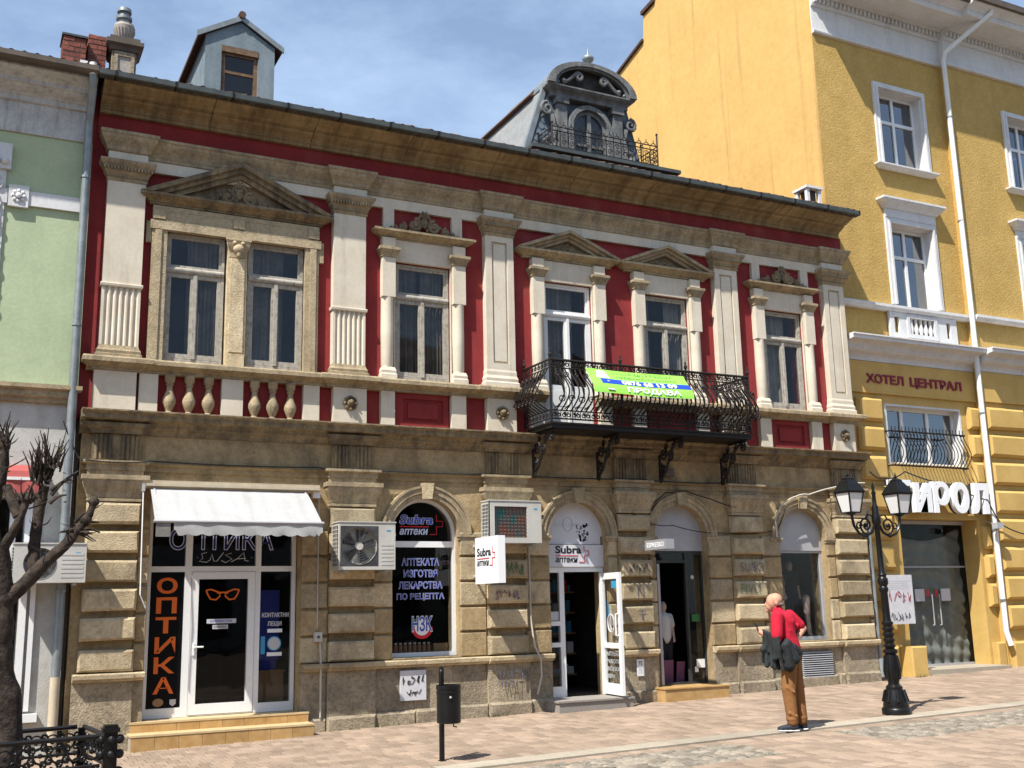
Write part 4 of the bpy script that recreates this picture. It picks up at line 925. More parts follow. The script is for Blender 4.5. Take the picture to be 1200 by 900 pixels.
def aircon(x0, x1, z0, z1, yb_, yfr, kind, label, dark=False):
    R = root('air_conditioner', ((x0+x1)/2, (yb_+yfr)/2, z0), label, 'air conditioner', 'air conditioner units on the walls')
    cx, cz = x0+(x1-x0)*.36, (z0+z1)/2; r = (z1-z0)*.40
    m = MB(); n = 32; yq = yfr
    ring = [(cx+r*math.cos(2*PI*i/n), cz+r*math.sin(2*PI*i/n)) for i in range(n)]
    def edge(a):      # hits the rectangle border
        dx, dz = math.cos(a), math.sin(a); t = min(((x1 if dx > 0 else x0)-cx)/dx if abs(dx) > 1e-6 else 9, ((z1 if dz > 0 else z0)-cz)/dz if abs(dz) > 1e-6 else 9)
        return (cx+dx*t, cz+dz*t)
    if kind == 'fan':
        angs = sorted([2*PI*i/n for i in range(n)]+[math.atan2(b-cz, a-cx) % (2*PI) for a in (x0, x1) for b in (z0, z1)])
        k = len(angs); V = [(cx+r*math.cos(a), yq, cz+r*math.sin(a)) for a in angs]+[(edge(a)[0], yq, edge(a)[1]) for a in angs]+[(cx+r*math.cos(a), yq+.09, cz+r*math.sin(a)) for a in angs]
        m.add(V, [(i, (i+1) % k, k+(i+1) % k, k+i) for i in range(k)]+[(i, (i+1) % k, 2*k+(i+1) % k, 2*k+i) for i in range(k)]+[tuple(range(3*k-1, 2*k-1, -1))])
    else:
        gx0, gx1, gz0, gz1 = x0+.08, x0+(x1-x0)*.72, z0+.08, z1-.08
        rect_wall(m, x0, x1, z0, z1, yq, yq+.04, [(gx0, gx1, gz0, gz1)])
    m.add([(x0, yq, z0), (x1, yq, z0), (x1, yb_, z0), (x0, yb_, z0), (x0, yq, z1), (x1, yq, z1), (x1, yb_, z1), (x0, yb_, z1)], [(0, 3, 2, 1), (4, 5, 6, 7), (1, 2, 6, 5), (2, 3, 7, 6), (3, 0, 4, 7)])
    m.box(x0-.012, x1+.012, yq-.01, yb_, z1+.0005, z1+.018)
    B = m.build('casing', 'ac_white', R)
    if kind == 'fan':
        q = MB().lathe([(.06, yq+.0), (.06, yq+.03), (.03, yq+.035)], (cx, 0, cz), 14, 'y'); q.build('fan_hub', 'ac_white', R, True)
        q = MB()
        for i in range(5):
            a = 2*PI*i/5; q.add([(cx+.05*math.cos(a), yq+.03, cz+.05*math.sin(a)), (cx+r*.92*math.cos(a-.3), yq+.02, cz+r*.92*math.sin(a-.3)), (cx+r*.92*math.cos(a+.45), yq+.07, cz+r*.92*math.sin(a+.45)), (cx+.05*math.cos(a+.7), yq+.07, cz+.05*math.sin(a+.7))], [(0, 1, 2, 3)])
        q.build('fan_blades', 'ac_dark', R)
        q = MB()
        for j in range(7):
            rr_ = r*(.22+.78*j/6); q.tube([(cx+rr_*math.cos(2*PI*i/24), yq-.004, cz+rr_*math.sin(2*PI*i/24)) for i in range(25)], .003, 3)
        for i in range(16): a = 2*PI*i/16; q.tube([(cx+.06*math.cos(a), yq-.004, cz+.06*math.sin(a)), (cx+r*math.cos(a), yq-.004, cz+r*math.sin(a))], .003, 3)
        q.build('fan_guard', 'ac_dark', R)
        if dark:
            q = MB(); hs = r*1.07; A = [2*PI*i/32 for i in range(33)]
            def sqr(a): t_ = hs/max(abs(math.cos(a)), abs(math.sin(a))); return (cx+t_*math.cos(a), yq-.0015, cz+t_*math.sin(a))
            V = [(cx+r*math.cos(a), yq-.0015, cz+r*math.sin(a)) for a in A]+[sqr(a) for a in A]
            q.add(V, [(i, i+1, 34+i, 33+i) for i in range(32)]).build('fan_plate', 'ac_dark', R)
        q = MB(); xx = cx+r+.04
        for i in range(6): z = z0+.06+i*.055; q.box(xx+.02, x1-.03, yq-.004, yq-.0005, z, z+.028)
        q.build('louvres', 'ac_white', R)
    else:
        q = MB().box(gx0, gx1, yq+.045, yq+.05, gz0, gz1); q.build('coil', 'coil', R)
        q = MB()
        for i in range(9): z = gz0+(gz1-gz0)*(i+.5)/9; q.box(gx0, gx1, yq+.012, yq+.02, z-.002, z+.002)
        for i in range(9): x = gx0+(gx1-gx0)*(i+.5)/9; q.box(x-.002, x+.002, yq+.005, yq+.012, gz0, gz1)
        q.build('grille', 'ac_dark', R)
    q = MB().box(x0-.006, x0-.001, yq+.05, yb_-.03, z0+.05, z1-.04); q.build('side_coil', 'ac_dark', R)
    q = MB()
    for i in range(11): z = z0+.05+(z1-z0-.09)*i/10; q.box(x0-.018, x0-.0065, yq+.045, yb_-.025, z-.005, z+.005)
    for i in range(5): yy = yq+.05+(yb_-yq-.08)*i/4; q.box(x0-.022, x0-.0185, yy-.005, yy+.005, z0+.045, z1-.035)
    q.build('side_grid', 'ac_white', R)
    for x in (x0+.12, x1-.12): MB().box(x-.02, x+.02, yq+.03, -.0, z0-.035, z0-.001).build('wall_bracket', 'alu_grey', R)
    q = MB().box(x1-.13, x1-.07, yq-.003, yq-.0004, z1-.12, z1-.10); q.build('maker_badge', 'txt_cyan', R)
    return R
aircon(4.20, 5.04, 2.25, 2.91, -.125, -.44, 'fan', 'air conditioner with round fan beside the pharmacy window', True)
aircon(6.56, 7.44, 2.64, 3.27, -.125, -.42, 'coil', 'air conditioner with square coil grille above the white pharmacy sign')
aircon(.06, .90, 2.11, 2.585, -.09, -.40, 'fan', 'air conditioner with round fan behind the tree beside the drainpipe')

# ------------------------------------------------------------------ balcony of the town house (a part of it, parts named under it)
bx0, bx1, byf = 7.46, 11.32, -.80
BA = MB().box(bx0, bx1, byf, .0, 4.385, 4.445).box(bx0-.02, bx1+.02, byf-.02, .0, 4.446, 4.475).box(bx0+.05, bx1-.05, byf+.05, .0, 4.375, 4.3845).build('balcony', 'iron', TH)
zr = 5.46
def bar_prof(z):      # how far a bar bellies outwards at height z
    t = (z-4.66)/(5.33-4.66); return .27*math.sin(PI*(1-t)**1.35)*(1 if 0 <= t <= 1 else 0)
def put(side, s, d, z):   # point on the railing: position s along a side, d outwards
    if side == 'f': return (s, byf-.0-d, z)
    if side == 'l': return (bx0-d, s, z)
    return (bx1+d, s, z)
zs_ = [4.66+.67*i/9 for i in range(10)]
def bar(side, s):
    MB().tube([put(side, s, bar_prof(z)+(.012*math.sin((z-4.66)*9)), z) for z in zs_], .0125, 5).build('iron_bar', 'iron', BA)
n = 44
for i in range(1, n): bar('f', bx0+(bx1-bx0)*i/n)
for sd_ in 'lr':
    for i in range(1, 8): bar(sd_, byf-byf*i/8*.98)
for z, t in ((zr, .022), (5.335, .012), (4.66, .012), (4.53, .014)):
    MB().tube([(bx0, .12, z), (bx0, byf, z), (bx1, byf, z), (bx1, .12, z)], t, 5).build('rail', 'iron', BA)
q = MB(); q2 = MB()
for i in range(n):
    x = bx0+(bx1-bx0)*(i+.5)/n
    for z, mm in ((5.397, q), (4.595, q2)):
        sg = 1 if i % 2 else -1
        mm.tube([(a, byf, b) for a, b in spiral(x, z, .042, .012, PI/2, 1.3, 12, sg)], .0105, 4)
        mm.tube([(x-.052, byf, z-.06), (x-.052, byf, z+.06)], .006, 4)
for sd_ in 'lr':
    for i in range(7):
        y = byf*(1-(i+.5)/7.2)
        for z, mm in ((5.397, q), (4.595, q2)): mm.tube([(put(sd_, a, 0, b)) for a, b in spiral(y, z, .042, .012, PI/2, 1.3, 12)], .0105, 4)
q.build('scroll_band', 'iron', BA); q2.build('scroll_band', 'iron', BA)
# curled ends of the belly
for i in range(0, n, 2):
    x = bx0+(bx1-bx0)*(i+.5)/n; q = MB()
    q.tube([put('f', a, .26, b) for a, b in spiral(x, 4.80, .06, .012, 0, 1.4, 12, 1 if i % 4 else -1)], .0105, 4)
    q.tube([put('f', a, bar_prof(5.18)+.015, b) for a, b in spiral(x, 5.20, .05, .012, PI, 1.4, 12, -1 if i % 4 else 1)], .0095, 4)
    q.tube([put('f', x, .26, 4.74), put('f', x, bar_prof(4.70)*.6, 4.68)], .009, 4); q.tube([put('f', x-.05, bar_prof(5.18)+.015, 5.20), put('f', x+.01, bar_prof(4.95)+.01, 4.98), put('f', x+.06, .26, 4.80)], .009, 4)
    q.build('belly_scroll', 'iron', BA)
for sd_ in 'lr':
    for i in range(6):
        y = byf*(1-(i+.5)/6.2); q = MB(); q.tube([put(sd_, a, .26, b) for a, b in spiral(y, 4.80, .06, .012, 0, 1.4, 12)], .0105, 4); q.tube([put(sd_, a, bar_prof(5.18)+.015, b) for a, b in spiral(y, 5.20, .05, .012, PI, 1.4, 12)], .0095, 4); q.tube([put(sd_, y-.05, bar_prof(5.18)+.015, 5.20), put(sd_, y+.06, .26, 4.80)], .009, 4)
        q.build('belly_scroll', 'iron', BA)
for x, y in ((bx0, byf), (bx0+1.29, byf), (bx0+2.57, byf), (bx1, byf), (bx0, .08), (bx1, .08)):
    m = MB(); m.tube([(x, y, 4.47), (x, y, 5.50)], .018, 6); m.lathe([(.012, 0), (.03, .03), (.03, .06), (.012, .09), (.018, .11), (.002, .16)], (x, y, 5.49), 8); m.build('post', 'iron', BA)
for x in (7.53, 8.72, 9.95, 11.24):
    m = MB()
    def tb(pts, r): m.tube([(x, a, b) for a, b in pts], r, 5)
    tb([(-.74, 4.37), (-.60, 4.34), (-.42, 4.22), (-.30, 4.02), (-.20, 3.86), (-.06, 3.76)], .028)
    tb([(-.04, 4.37), (-.04, 3.74)], .024); tb([(-.04, 4.36), (-.76, 4.36)], .02)
    tb(spiral(-.66, 4.27, .085, .02, PI/2, 1.5, 16, 1), .017); tb(spiral(-.36, 4.12, .10, .02, -PI*.2, 1.5, 16, -1), .017)
    tb(spiral(-.16, 4.16, .11, .02, PI*.6, 1.6, 18, 1), .017); tb(spiral(-.14, 3.92, .09, .02, PI*.4, 1.5, 16, -1), .017)
    tb(spiral(-.05, 3.74, .06, .015, PI*.5, 1.4, 14, 1), .018); tb(spiral(-.48, 4.30, .06, .015, 0, 1.3, 12, -1), .013); tb(spiral(-.25, 4.29, .05, .015, 0, 1.3, 12, -1), .013)
    for a, b in ((-.66, 4.27), (-.36, 4.12), (-.16, 4.16), (-.14, 3.92), (-.05, 3.74)): m.ball((x, a, b), .028, 7, 5)
    m.build('balcony_bracket', 'iron', BA)
# banner tied to the railing
def bw(u, v):     # u 0..1 along, v 0..1 up, follows the belly
    x = 8.04+1.88*u+.05*(1-v)*0; z = 4.925+.43*v
    return (x, byf-.075-bar_prof(max(min(z-.02, 5.33), 4.66))*1.0-.012*math.sin(u*7+v*2), z-.012*math.sin(u*PI)*1.0)
BN = root('banner', (8.98, -.9, 4.92), 'green and blue sale banner tied to the balcony railing', 'banner')
def strip(v0, v1, mt, u0=0, u1=1, lift=0, name='banner_sheet'):
    n = 30; k = 5; V = []; F_ = []
    for i in range(n+1):
        for j in range(k+1):
            p = bw(u0+(u1-u0)*i/n, v0+(v1-v0)*j/k); V.append((p[0], p[1]-lift, p[2]))
    for i in range(n):
        for j in range(k): a = i*(k+1)+j; F_.append((a, a+k+1, a+k+2, a+1))
    MB().add(V, F_).build(name, mt, BN, True)
strip(0, 1, 'banner_green'); strip(.38, .59, 'banner_blue', .1, 1, .003, 'blue_stripe')
def bent(body, u0, u1, v0, v1, mt, lift=.006, bold=.02):
    o = text('banner_word', body, mt, BN, 0, 0, 0, 1, 1, bold, 0)
    me = o.data; b0 = WLOC[o.name]
    pts = [bw(u0+(u1-u0)*(v.co.x+b0.x), v0+(v1-v0)*(v.co.z+b0.z)) for v in me.vertices]
    cxm = Vector((sum(p[0] for p in pts)/len(pts), sum(p[1] for p in pts)/len(pts), min(p[2] for p in pts)))
    for v, p in zip(me.vertices, pts): v.co = (p[0]-cxm.x, p[1]-lift-cxm.y, p[2]-cxm.z)
    WLOC[o.name] = cxm; o.location = cxm-WLOC[BN.name]
bent('СТОЛИЦА ИНВЕСТ', .24, .86, .82, .96, 'txt_green'); bent('НЕДВИЖИМИ ИМОТИ', .28, .88, .66, .74, 'txt_green', .006, .01)
bent('0876 68 13 09', .30, .86, .395, .575, 'txt_white', .009, .035); bent('ПРОДАВА', .33, .87, .06, .30, 'txt_white', .006, .03)
def patch(u0, u1, v0, v1, mt, lift=.004):
    pts = [(u0, v0), (u1, v0), (u1-.02, v1), (u0+.03, v1)]; V = [bw(*p) for p in pts]
    MB().add([(p[0], p[1]-lift, p[2]) for p in V], [(0, 1, 2, 3)]).build('banner_emblem', mt, BN)
patch(.07, .20, .62, .94, 'txt_white', .007); patch(.13, .20, .12, .52, 'txt_lightgrey', .008); patch(.085, .17, .70, .86, 'txt_lightgrey', .009)

# ------------------------------------------------------------------ roof: small dormer
DX0, DX1, DY = 2.30, 3.38, .60
def rz(y): return 9.03+.4404*(y+.5)
DM = root('small_dormer', (2.84, .6, rz(.6)), 'narrow blue-grey gabled dormer with old wooden window on the tiled roof', 'dormer')
m = MB()
for pts in ([(DX0, 9.3), (DX0, 10.50), (2.55, 10.655), (2.55, 9.3)], [(3.12, 9.3), (3.12, 10.65), (DX1, 10.50), (DX1, 9.3)], [(2.55, 10.38), (2.55, 10.655), (2.84, 10.835), (3.12, 10.65), (3.12, 10.38)], [(2.55, 9.3), (2.55, 9.58), (3.12, 9.58), (3.12, 9.3)]): m.prism(pts, DY, DY+.10)
m.build('front_wall', 'dormer_blue', DM)
m = MB(); m.prism_x([(DY+.101, 9.4), (DY+.101, 10.50), (3.0, 10.50), (3.0, 10.2)], DX0, DX0+.08); m.prism_x([(DY+.101, 9.4), (DY+.101, 10.50), (3.0, 10.50), (3.0, 10.2)], DX1-.08, DX1); m.build('side_wall', 'dormer_blue', DM)
for s in (-1, 1):
    e = 2.84+s*.66; m = MB(); m.prism([(2.84, 10.86), (2.84, 10.91), (e, 10.50), (e, 10.445)], DY-.02, 3.6); R_ = m.build('roof_slope', 'tile_roof', DM)
    m = MB(); m.prism([(2.84, 10.84), (2.84, 10.93), (e+s*.02, 10.52), (e+s*.02, 10.43)], DY-.05, DY-.021); m.build('verge_trim', 'zinc', DM)
MB().tube([(2.84, DY-.08, 10.93), (2.84, 3.4, 10.93)], .06, 8).build('ridge_tile', 'tile_roof', DM)
m = MB(); rect_wall(m, 2.55, 3.12, 9.58, 10.38, DY+.03, DY+.09, [(2.61, 3.06, 9.64, 10.24)]); m.box(2.55, 3.12, DY-.01, DY+.029, 10.28, 10.38); m.box(2.61, 3.06, DY+.035, DY+.08, 9.94, 9.985); m.build('window_frame', 'wood_brown', DM)
MB().box(2.608, 3.062, DY+.05, DY+.056, 9.638, 10.242).build('pane', 'glass_up', DM); MB().box(2.56, 3.11, DY+.35, DY+.37, 9.5, 10.4).build('inner_board', 'room', DM)
# ------------------------------------------------------------------ roof: large mansard dormer
MY = 1.0
MD = root('mansard_dormer', (9.38, 1.0, rz(1.0)), 'ornate mansard dormer with arched window, round pediment and slate sides', 'dormer')
bl, br, tl, tr, zb_, zt_ = 8.03, 10.64, 8.50, 10.26, 9.60, 11.10
m = MB(); m.prism([(bl, zb_), (br, zb_), (tr, zt_), (tl, zt_)], MY, 5.0); BD = m.build('dormer_body', 'slate', MD)
# fish-scale shingles on the left slope, slates on the front
rows = 24; cols = 34
dx = (tl-bl)/rows; dzr = (zt_-zb_)/rows; nrm = Vector((-(zt_-zb_), 0, (tl-bl))).normalized()
sm = MB()
for r_ in range(rows):
    for k in range(cols):
        yy = MY+.02+(k+(.5 if r_ % 2 else 0))*.085; 
        if yy > 3.9: continue
        b0 = Vector((bl+dx*r_, yy, zb_+dzr*r_)); up = Vector((dx, 0, dzr))
        p = [b0+up*1.5+nrm*.003, b0+up*1.5+Vector((0, .08, 0))+nrm*.003, b0+up*.35+Vector((0, .08, 0))+nrm*.014, b0+Vector((0, .04, 0))-up*.1+nrm*.016, b0+up*.35+nrm*.014]
        sm.add([tuple(q) for q in p], [(0, 1, 2, 3, 4)], random.random())
tag(sm.build('white_shingles', 'shingle_white', MD), kind='stuff')
fm = MB()
for r_ in range(12):
    z = zb_+.02+r_*.122; inset = (z-zb_)/(zt_-zb_)
    for k in range(22):
        x = bl+.02+(k+(.5 if r_ % 2 else 0))*.12
        xl, xr = bl+(tl-bl)*inset+.03, br+(tr-br)*inset-.15
        if x < xl or x > xr or 8.86 < x+.06 < 9.92: continue
        fm.add([(x+.003, MY-.004, z+.16), (x+.115, MY-.004, z+.16), (x+.115, MY-.016, z+.04), (x+.06, MY-.018, z), (x+.003, MY-.016, z+.04)], [(0, 1, 2, 3, 4)], random.random())
tag(fm.build('slate_scales', 'slate', MD), kind='stuff')
MB().prism([(bl-.06, zb_), (bl+.04, zb_), (tl+.06, zt_), (tl-.04, zt_)], MY-.03, MY+.06).build('corner_flashing', 'zinc', MD)
m = MB(); m.prism([(tl-.12, zt_-.03), (tr+.10, zt_-.03), (tr+.02, zt_+.10), (9.38, zt_+.34), (tl-.02, zt_+.10)], MY+.35, 5.2); m.build('tile_cap', 'tile_roof', MD)
# arch hood: barrel roof and rim
cxm, rx, rz_ = 9.39, .93, .52
def ell(k, n=20): return [(cxm+rx*k*math.cos(PI*i/n), zt_-.02+rz_*k*math.sin(PI*i/n)) for i in range(n+1)]
m = MB(); m.prism(ell(1.0)+list(reversed(ell(.93))), MY-.22, MY+1.5); m.build('barrel_roof', 'zinc', MD)
m = MB(); m.prism(ell(1.03)+list(reversed(ell(.87))), MY-.30, MY-.221); m.prism(ell(.95)+list(reversed(ell(.80))), MY-.26, MY-.2215); m.build('arch_rim', 'dormer_grey', MD)
m = MB(); m.prism([(cxm-rx*.92, zt_-.02)]+list(reversed(ell(.92)))+[(cxm+rx*.92, zt_-.02)], MY-.06, MY-.01); m.build('arch_backing', 'dormer_dark', MD)
MB().mould([(0, zt_-.22), (.03, zt_-.21), (.03, zt_-.15)]+cyma(.04, zt_-.14, .12, zt_-.06)+[(.14, zt_-.05), (.14, zt_-.021)], cxm-.80, cxm+.80, MY-.12, MY+.0, True, True).build('entablature', 'dormer_grey', MD)
for s in (-1, 1):
    m = MB(); m.tube([(a, MY-.22, b) for a, b in [(cxm+s*.62, zt_+.03), (cxm+s*.48, zt_+.12), (cxm+s*.36, zt_+.24)]+spiral(cxm+s*.27, zt_+.22, .09, .025, 0 if s > 0 else PI, 1.3, 14, s)], .035, 6); m.ball((cxm+s*.60, MY-.22, zt_+.08), .05); m.ball((cxm+s*.72, MY-.22, zt_+.03), .04); m.build('pediment_scroll', 'dormer_grey', MD, True)
    a, b = (cxm+s*.60-.10, cxm+s*.60+.10)
    m = MB(); m.box(a, b, MY-.14, MY-.0, 9.75, zt_-.222); m.box(a-.025, b+.025, MY-.17, MY-.0, 9.70, 9.95); m.box(a-.03, b+.03, MY-.18, MY-.0, zt_-.34, zt_-.224); m.build('side_pilaster', 'dormer_grey', MD)
    m = MB(); m.tube([(q_[0], MY-.10, q_[1]) for q_ in spiral(cxm+s*.90, 10.62, .13, .03, PI/2, 1.4, 14, -s)], .04, 6); m.tube([(q_[0], MY-.10, q_[1]) for q_ in spiral(cxm+s*.84, 9.95, .14, .03, -PI/2, 1.4, 14, s)], .045, 6); m.tube([(cxm+s*.80, MY-.1, 10.5), (cxm+s*.74, MY-.1, 10.25), (cxm+s*.78, MY-.1, 10.05)], .05, 6); m.build('side_volute', 'dormer_grey', MD, True)
def warch(r, z0, n=14): return [(cxm+r*math.cos(PI*i/n), z0+r*math.sin(PI*i/n)) for i in range(n+1)]
m = MB(); m.prism([(cxm+.47, 9.7)]+warch(.47, 10.36)+[(cxm-.47, 9.7), (cxm-.38, 9.7)]+list(reversed(warch(.38, 10.36)))+[(cxm+.38, 9.7)], MY-.15, MY-.001); m.build('window_arch', 'dormer_grey', MD)
m = MB(); m.prism([(cxm+.378, 9.7)]+warch(.378, 10.36)+[(cxm-.378, 9.7), (cxm-.31, 9.7)]+list(reversed(warch(.31, 10.36)))+[(cxm+.31, 9.7)], MY-.08, MY-.02); m.box(cxm-.04, cxm+.04, MY-.082, MY-.022, 9.7, 10.66); m.box(cxm-.31, cxm+.31, MY-.078, MY-.024, 10.02, 10.07); m.build('window_frame', 'dormer_grey', MD)
m = MB(); m.prism([(cxm+.312, 9.7)]+warch(.312, 10.36)+[(cxm-.312, 9.7)], MY-.05, MY-.044); m.build('pane', 'glass_up', MD)
m = MB(); m.lathe([(.10, 0), (.10, .04), (.05, .07), (.04, .12), (.10, .17), (.115, .21), (.10, .25), (.03, .29), (.015, .34), (.004, .46)], (cxm+.02, MY-.1, zt_+.50), 12); m.build('finial', 'zinc', MD, True)
PLT = tag(MB().box(7.85, 10.98, .30, .985, 9.535, 9.60).box(7.9, 10.9, .45, .98, 9.35, 9.534).build('roof_platform', 'gutter'), 'dark metal platform on the roof edge in front of the mansard dormer', 'platform')
RL = root('roof_railing', (9.45, .45, 9.61), 'black wrought-iron railing in front of the mansard dormer', 'railing')
ra, rb, ry = 8.33, 10.57, .45
for z in (9.68, 10.06, 9.98): MB().tube([(ra, .98, z), (ra, ry, z), (rb, ry, z), (rb, .98, z)], .012, 5).build('rail', 'iron', RL)
for x, y in ((ra, ry), (rb, ry), (rb, .98), (ra, .98)): MB().tube([(x, y, 9.601), (x, y, 10.28 if x == rb else 10.12)], .016, 5).ball((x, y, 10.30 if x == rb else 10.13), .025, 6, 5).build('post', 'iron', RL)
for i in range(14):
    x = ra+(rb-ra)*(i+.5)/14; m = MB()
    m.tube([(x-.08, ry, 9.68), (x-.08, ry, 10.06)], .008, 4)
    for z, sg in ((9.78, 1), (9.90, -1)): m.tube([(a, ry, b) for a, b in spiral(x, z, .055, .012, 0 if sg > 0 else PI, 1.4, 12, sg)], .008, 4)
    m.tube([(a, ry, b) for a, b in arc(x, 10.06, .05, 0, 180, 8)], .008, 4); m.tube([(x, ry, 10.11), (x, ry, 10.17)], .007, 4); m.build('scroll_panel', 'iron', RL)
for x in (ra, rb):
    for i in range(4):
        y = ry+.07+.13*i; m = MB(); m.tube([(x, y+.06, 9.68), (x, y+.06, 10.06)], .008, 4)
        for z, sg in ((9.78, 1), (9.90, -1)): m.tube([(x, a, b) for a, b in spiral(y, z, .05, .012, 0, 1.4, 12, sg)], .008, 4)
        m.build('scroll_panel', 'iron', RL)
# ------------------------------------------------------------------ chimneys
CH = root('ornate_chimney', (1.10, .55, rz(.3)), 'ornate grey chimney with panelled base and ribbed clay pot', 'chimney')
m = MB(); m.box(.93, 1.27, .35, .75, 9.1, 9.80); m.box(.91, 1.29, .33, .77, 9.1, 9.30); m.build('chimney_base', 'stone_grey', CH)
m = MB(); m.box(.99, 1.21, .335, .3495, 9.42, 9.74); m.build('panel', 'mortar', CH); m = MB(); rect_wall(m, .96, 1.24, 9.37, 9.79, .315, .3345, [(1.01, 1.19, 9.44, 9.72)]); m.build('panel_frame', 'stone_grey', CH)
MB().mould([(0, 9.80), (.03, 9.81), (.05, 9.86), (.09, 9.90), (.09, 9.96), (.04, 9.965), (.04, 10.03)], .93, 1.27, .35, .78).build('chimney_cap', 'gutter_brown', CH)
m = MB(); pr_ = [(.07, 0), (.085, .03), (.12, .10), (.15, .20), (.155, .26), (.14, .28), (.14, .30)]
m.lathe(pr_, (1.10, .55, 10.03), 20)
for i in range(20): a = 2*PI*i/20; m.tube([(1.10+.088*math.cos(a), .55+.088*math.sin(a), 10.07), (1.10+.125*math.cos(a), .55+.125*math.sin(a), 10.14), (1.10+.152*math.cos(a), .55+.152*math.sin(a), 10.24)], .011, 4)
m.build('pot', 'mortar', CH, True)
m = MB(); m.lathe([(.085, .301), (.085, .38), (.115, .385), (.115, .43), (.08, .44), (.07, .50), (.105, .505), (.10, .56), (.06, .565)], (1.09, .55, 10.03), 16); m.build('cowl', 'zinc', CH, True)
def brick_stack(x0, x1, y0, y1, z0, courses, label):
    R = root('brick_chimney', ((x0+x1)/2, (y0+y1)/2, z0), label, 'chimney')
    MB().box(x0+.012, x1-.012, y0+.012, y1-.012, z0, z0+courses*.078-.012).build('mortar_core', 'mortar', R)
    for k in range(courses):
        z = z0+k*.078; n = 2; off = 0 if k % 2 else .5
        cuts = [x0]+[x0+(x1-x0)*(i+off)/n for i in range(0 if off else 1, n+0)]+[x1]; cuts = sorted(set(cuts))
        for a, b in zip(cuts, cuts[1:]):
            if b-a > .03: MB().box(a+.005, b-.005, y0+random.uniform(-.006, .004), y0+.1, z+.005, z+.066).build('brick', 'brick', R)
        MB().box(x0-.002, x0+.1, y0+.11, y1, z+.005, z+.066).build('brick', 'brick', R)
    return R
brick_stack(.60, .86, .42, .8, 9.25, 10, 'tall red brick chimney stub beside the ornate chimney')
brick_stack(.26, .57, .30, .7, 9.40, 6, 'crumbling low red brick chimney on the green house')
MB().box(.24, .59, .28, .72, 9.869, 9.90).build('stack_lid', 'gutter', None)
tag(bpy.data.objects['stack_lid'], 'dark slab lying on top of the crumbling low brick chimney', 'slab')
m = MB(); m.box(.28, .58, .26, .42, 9.12, 9.38); m.box(.50, .60, .24, .36, 9.1, 9.5); tag(m.build('mortar_patch', 'white'), 'pale mortar lump around the foot of the brick chimneys', 'mortar')
# small vent chimney beside the hotel
VC = root('vent_chimney', (14.18, .45, rz(.3)), 'small pale square vent chimney beside the yellow hotel wall', 'chimney')
m = MB()
for a, b in ((14.0, .27), (14.30, .27), (14.0, .55), (14.30, .55)): m.box(a, a+.07, b, b+.07, 9.1, 9.74)
m.box(14.0, 14.37, .27, .62, 9.1, 9.40); m.box(13.97, 14.40, .24, .65, 9.741, 9.79); m.build('vent_body', 'hotel_white', VC); MB().box(14.08, 14.29, .35, .54, 9.41, 9.73).build('flue', 'joint', VC)

# ------------------------------------------------------------------ hotel on the right
HT = root('hotel', (19, 5, .2), 'tall yellow hotel with white cornices and rusticated lower floors', 'building')
hy = .40; hx = 14.60; HXR = 24.0
m = MB(); win = [(16.16, 17.68, 10.62, 12.42), (16.16, 17.62, 7.55, 9.42), (15.72, 17.80, 4.30, 5.48), (15.82, 17.97, -.2, 3.22), (20.0, 21.45, 10.62, 12.42), (20.0, 21.45, 7.55, 9.42), (20.0, 21.65, 4.30, 5.48)]
rect_wall(m, hx+.001, 18.30, 6.75, 13.35, hy, hy+.4, win[:2]); rect_wall(m, 18.301, HXR, 6.75, 13.35, hy-.14, hy+.4, win[4:6]); m.build('front_wall', 'hotel_front', HT)
m = MB(); rect_wall(m, hx+.001, 18.30, -.2, 6.749, hy, hy+.4, win[2:4]); rect_wall(m, 18.301, HXR, -.2, 6.749, hy-.14, hy+.4, win[6:7]); m.build('lower_wall', 'hotel_smooth', HT)
m = MB(); m.prism_x([(hy+.001, -.2), (hy+.001, 14.2), (4.6, 18.1), (5.95, 17.0), (6.47, 16.92), (6.53, 16.21), (7.92, 15.8), (10.5, 15.1), (10.5, -.2)], hx, hx+.4); m.build('side_wall', 'hotel_side', HT)
m = MB(); m.prism_x([(.85, 14.55), (4.6, 18.1), (4.6, 18.2), (.75, 14.62)], hx-.06, HXR); m.prism_x([(5.9, 17.03), (6.5, 16.95), (6.5, 17.05), (5.9, 17.13)], hx-.07, hx+.5); m.prism_x([(6.5, 16.2), (8.0, 15.79), (8.0, 15.86), (6.5, 16.27)], hx-.07, hx+.5); m.build('roof', 'tile_roof', HT)
m = MB(); m.box(hx+.41, HXR, 9.5, 9.9, -.2, 15); m.build('rear_wall', 'room', HT)
m = MB()
for z in (3.6, 6.6, 9.8, 13.2): m.box(hx+.41, HXR-.01, .81, 9.49, z, z+.2)
m.box(hx+.41, HXR, 3.0, 3.1, -.2, 13.1); m.build('inner_floors', 'room_up', HT)
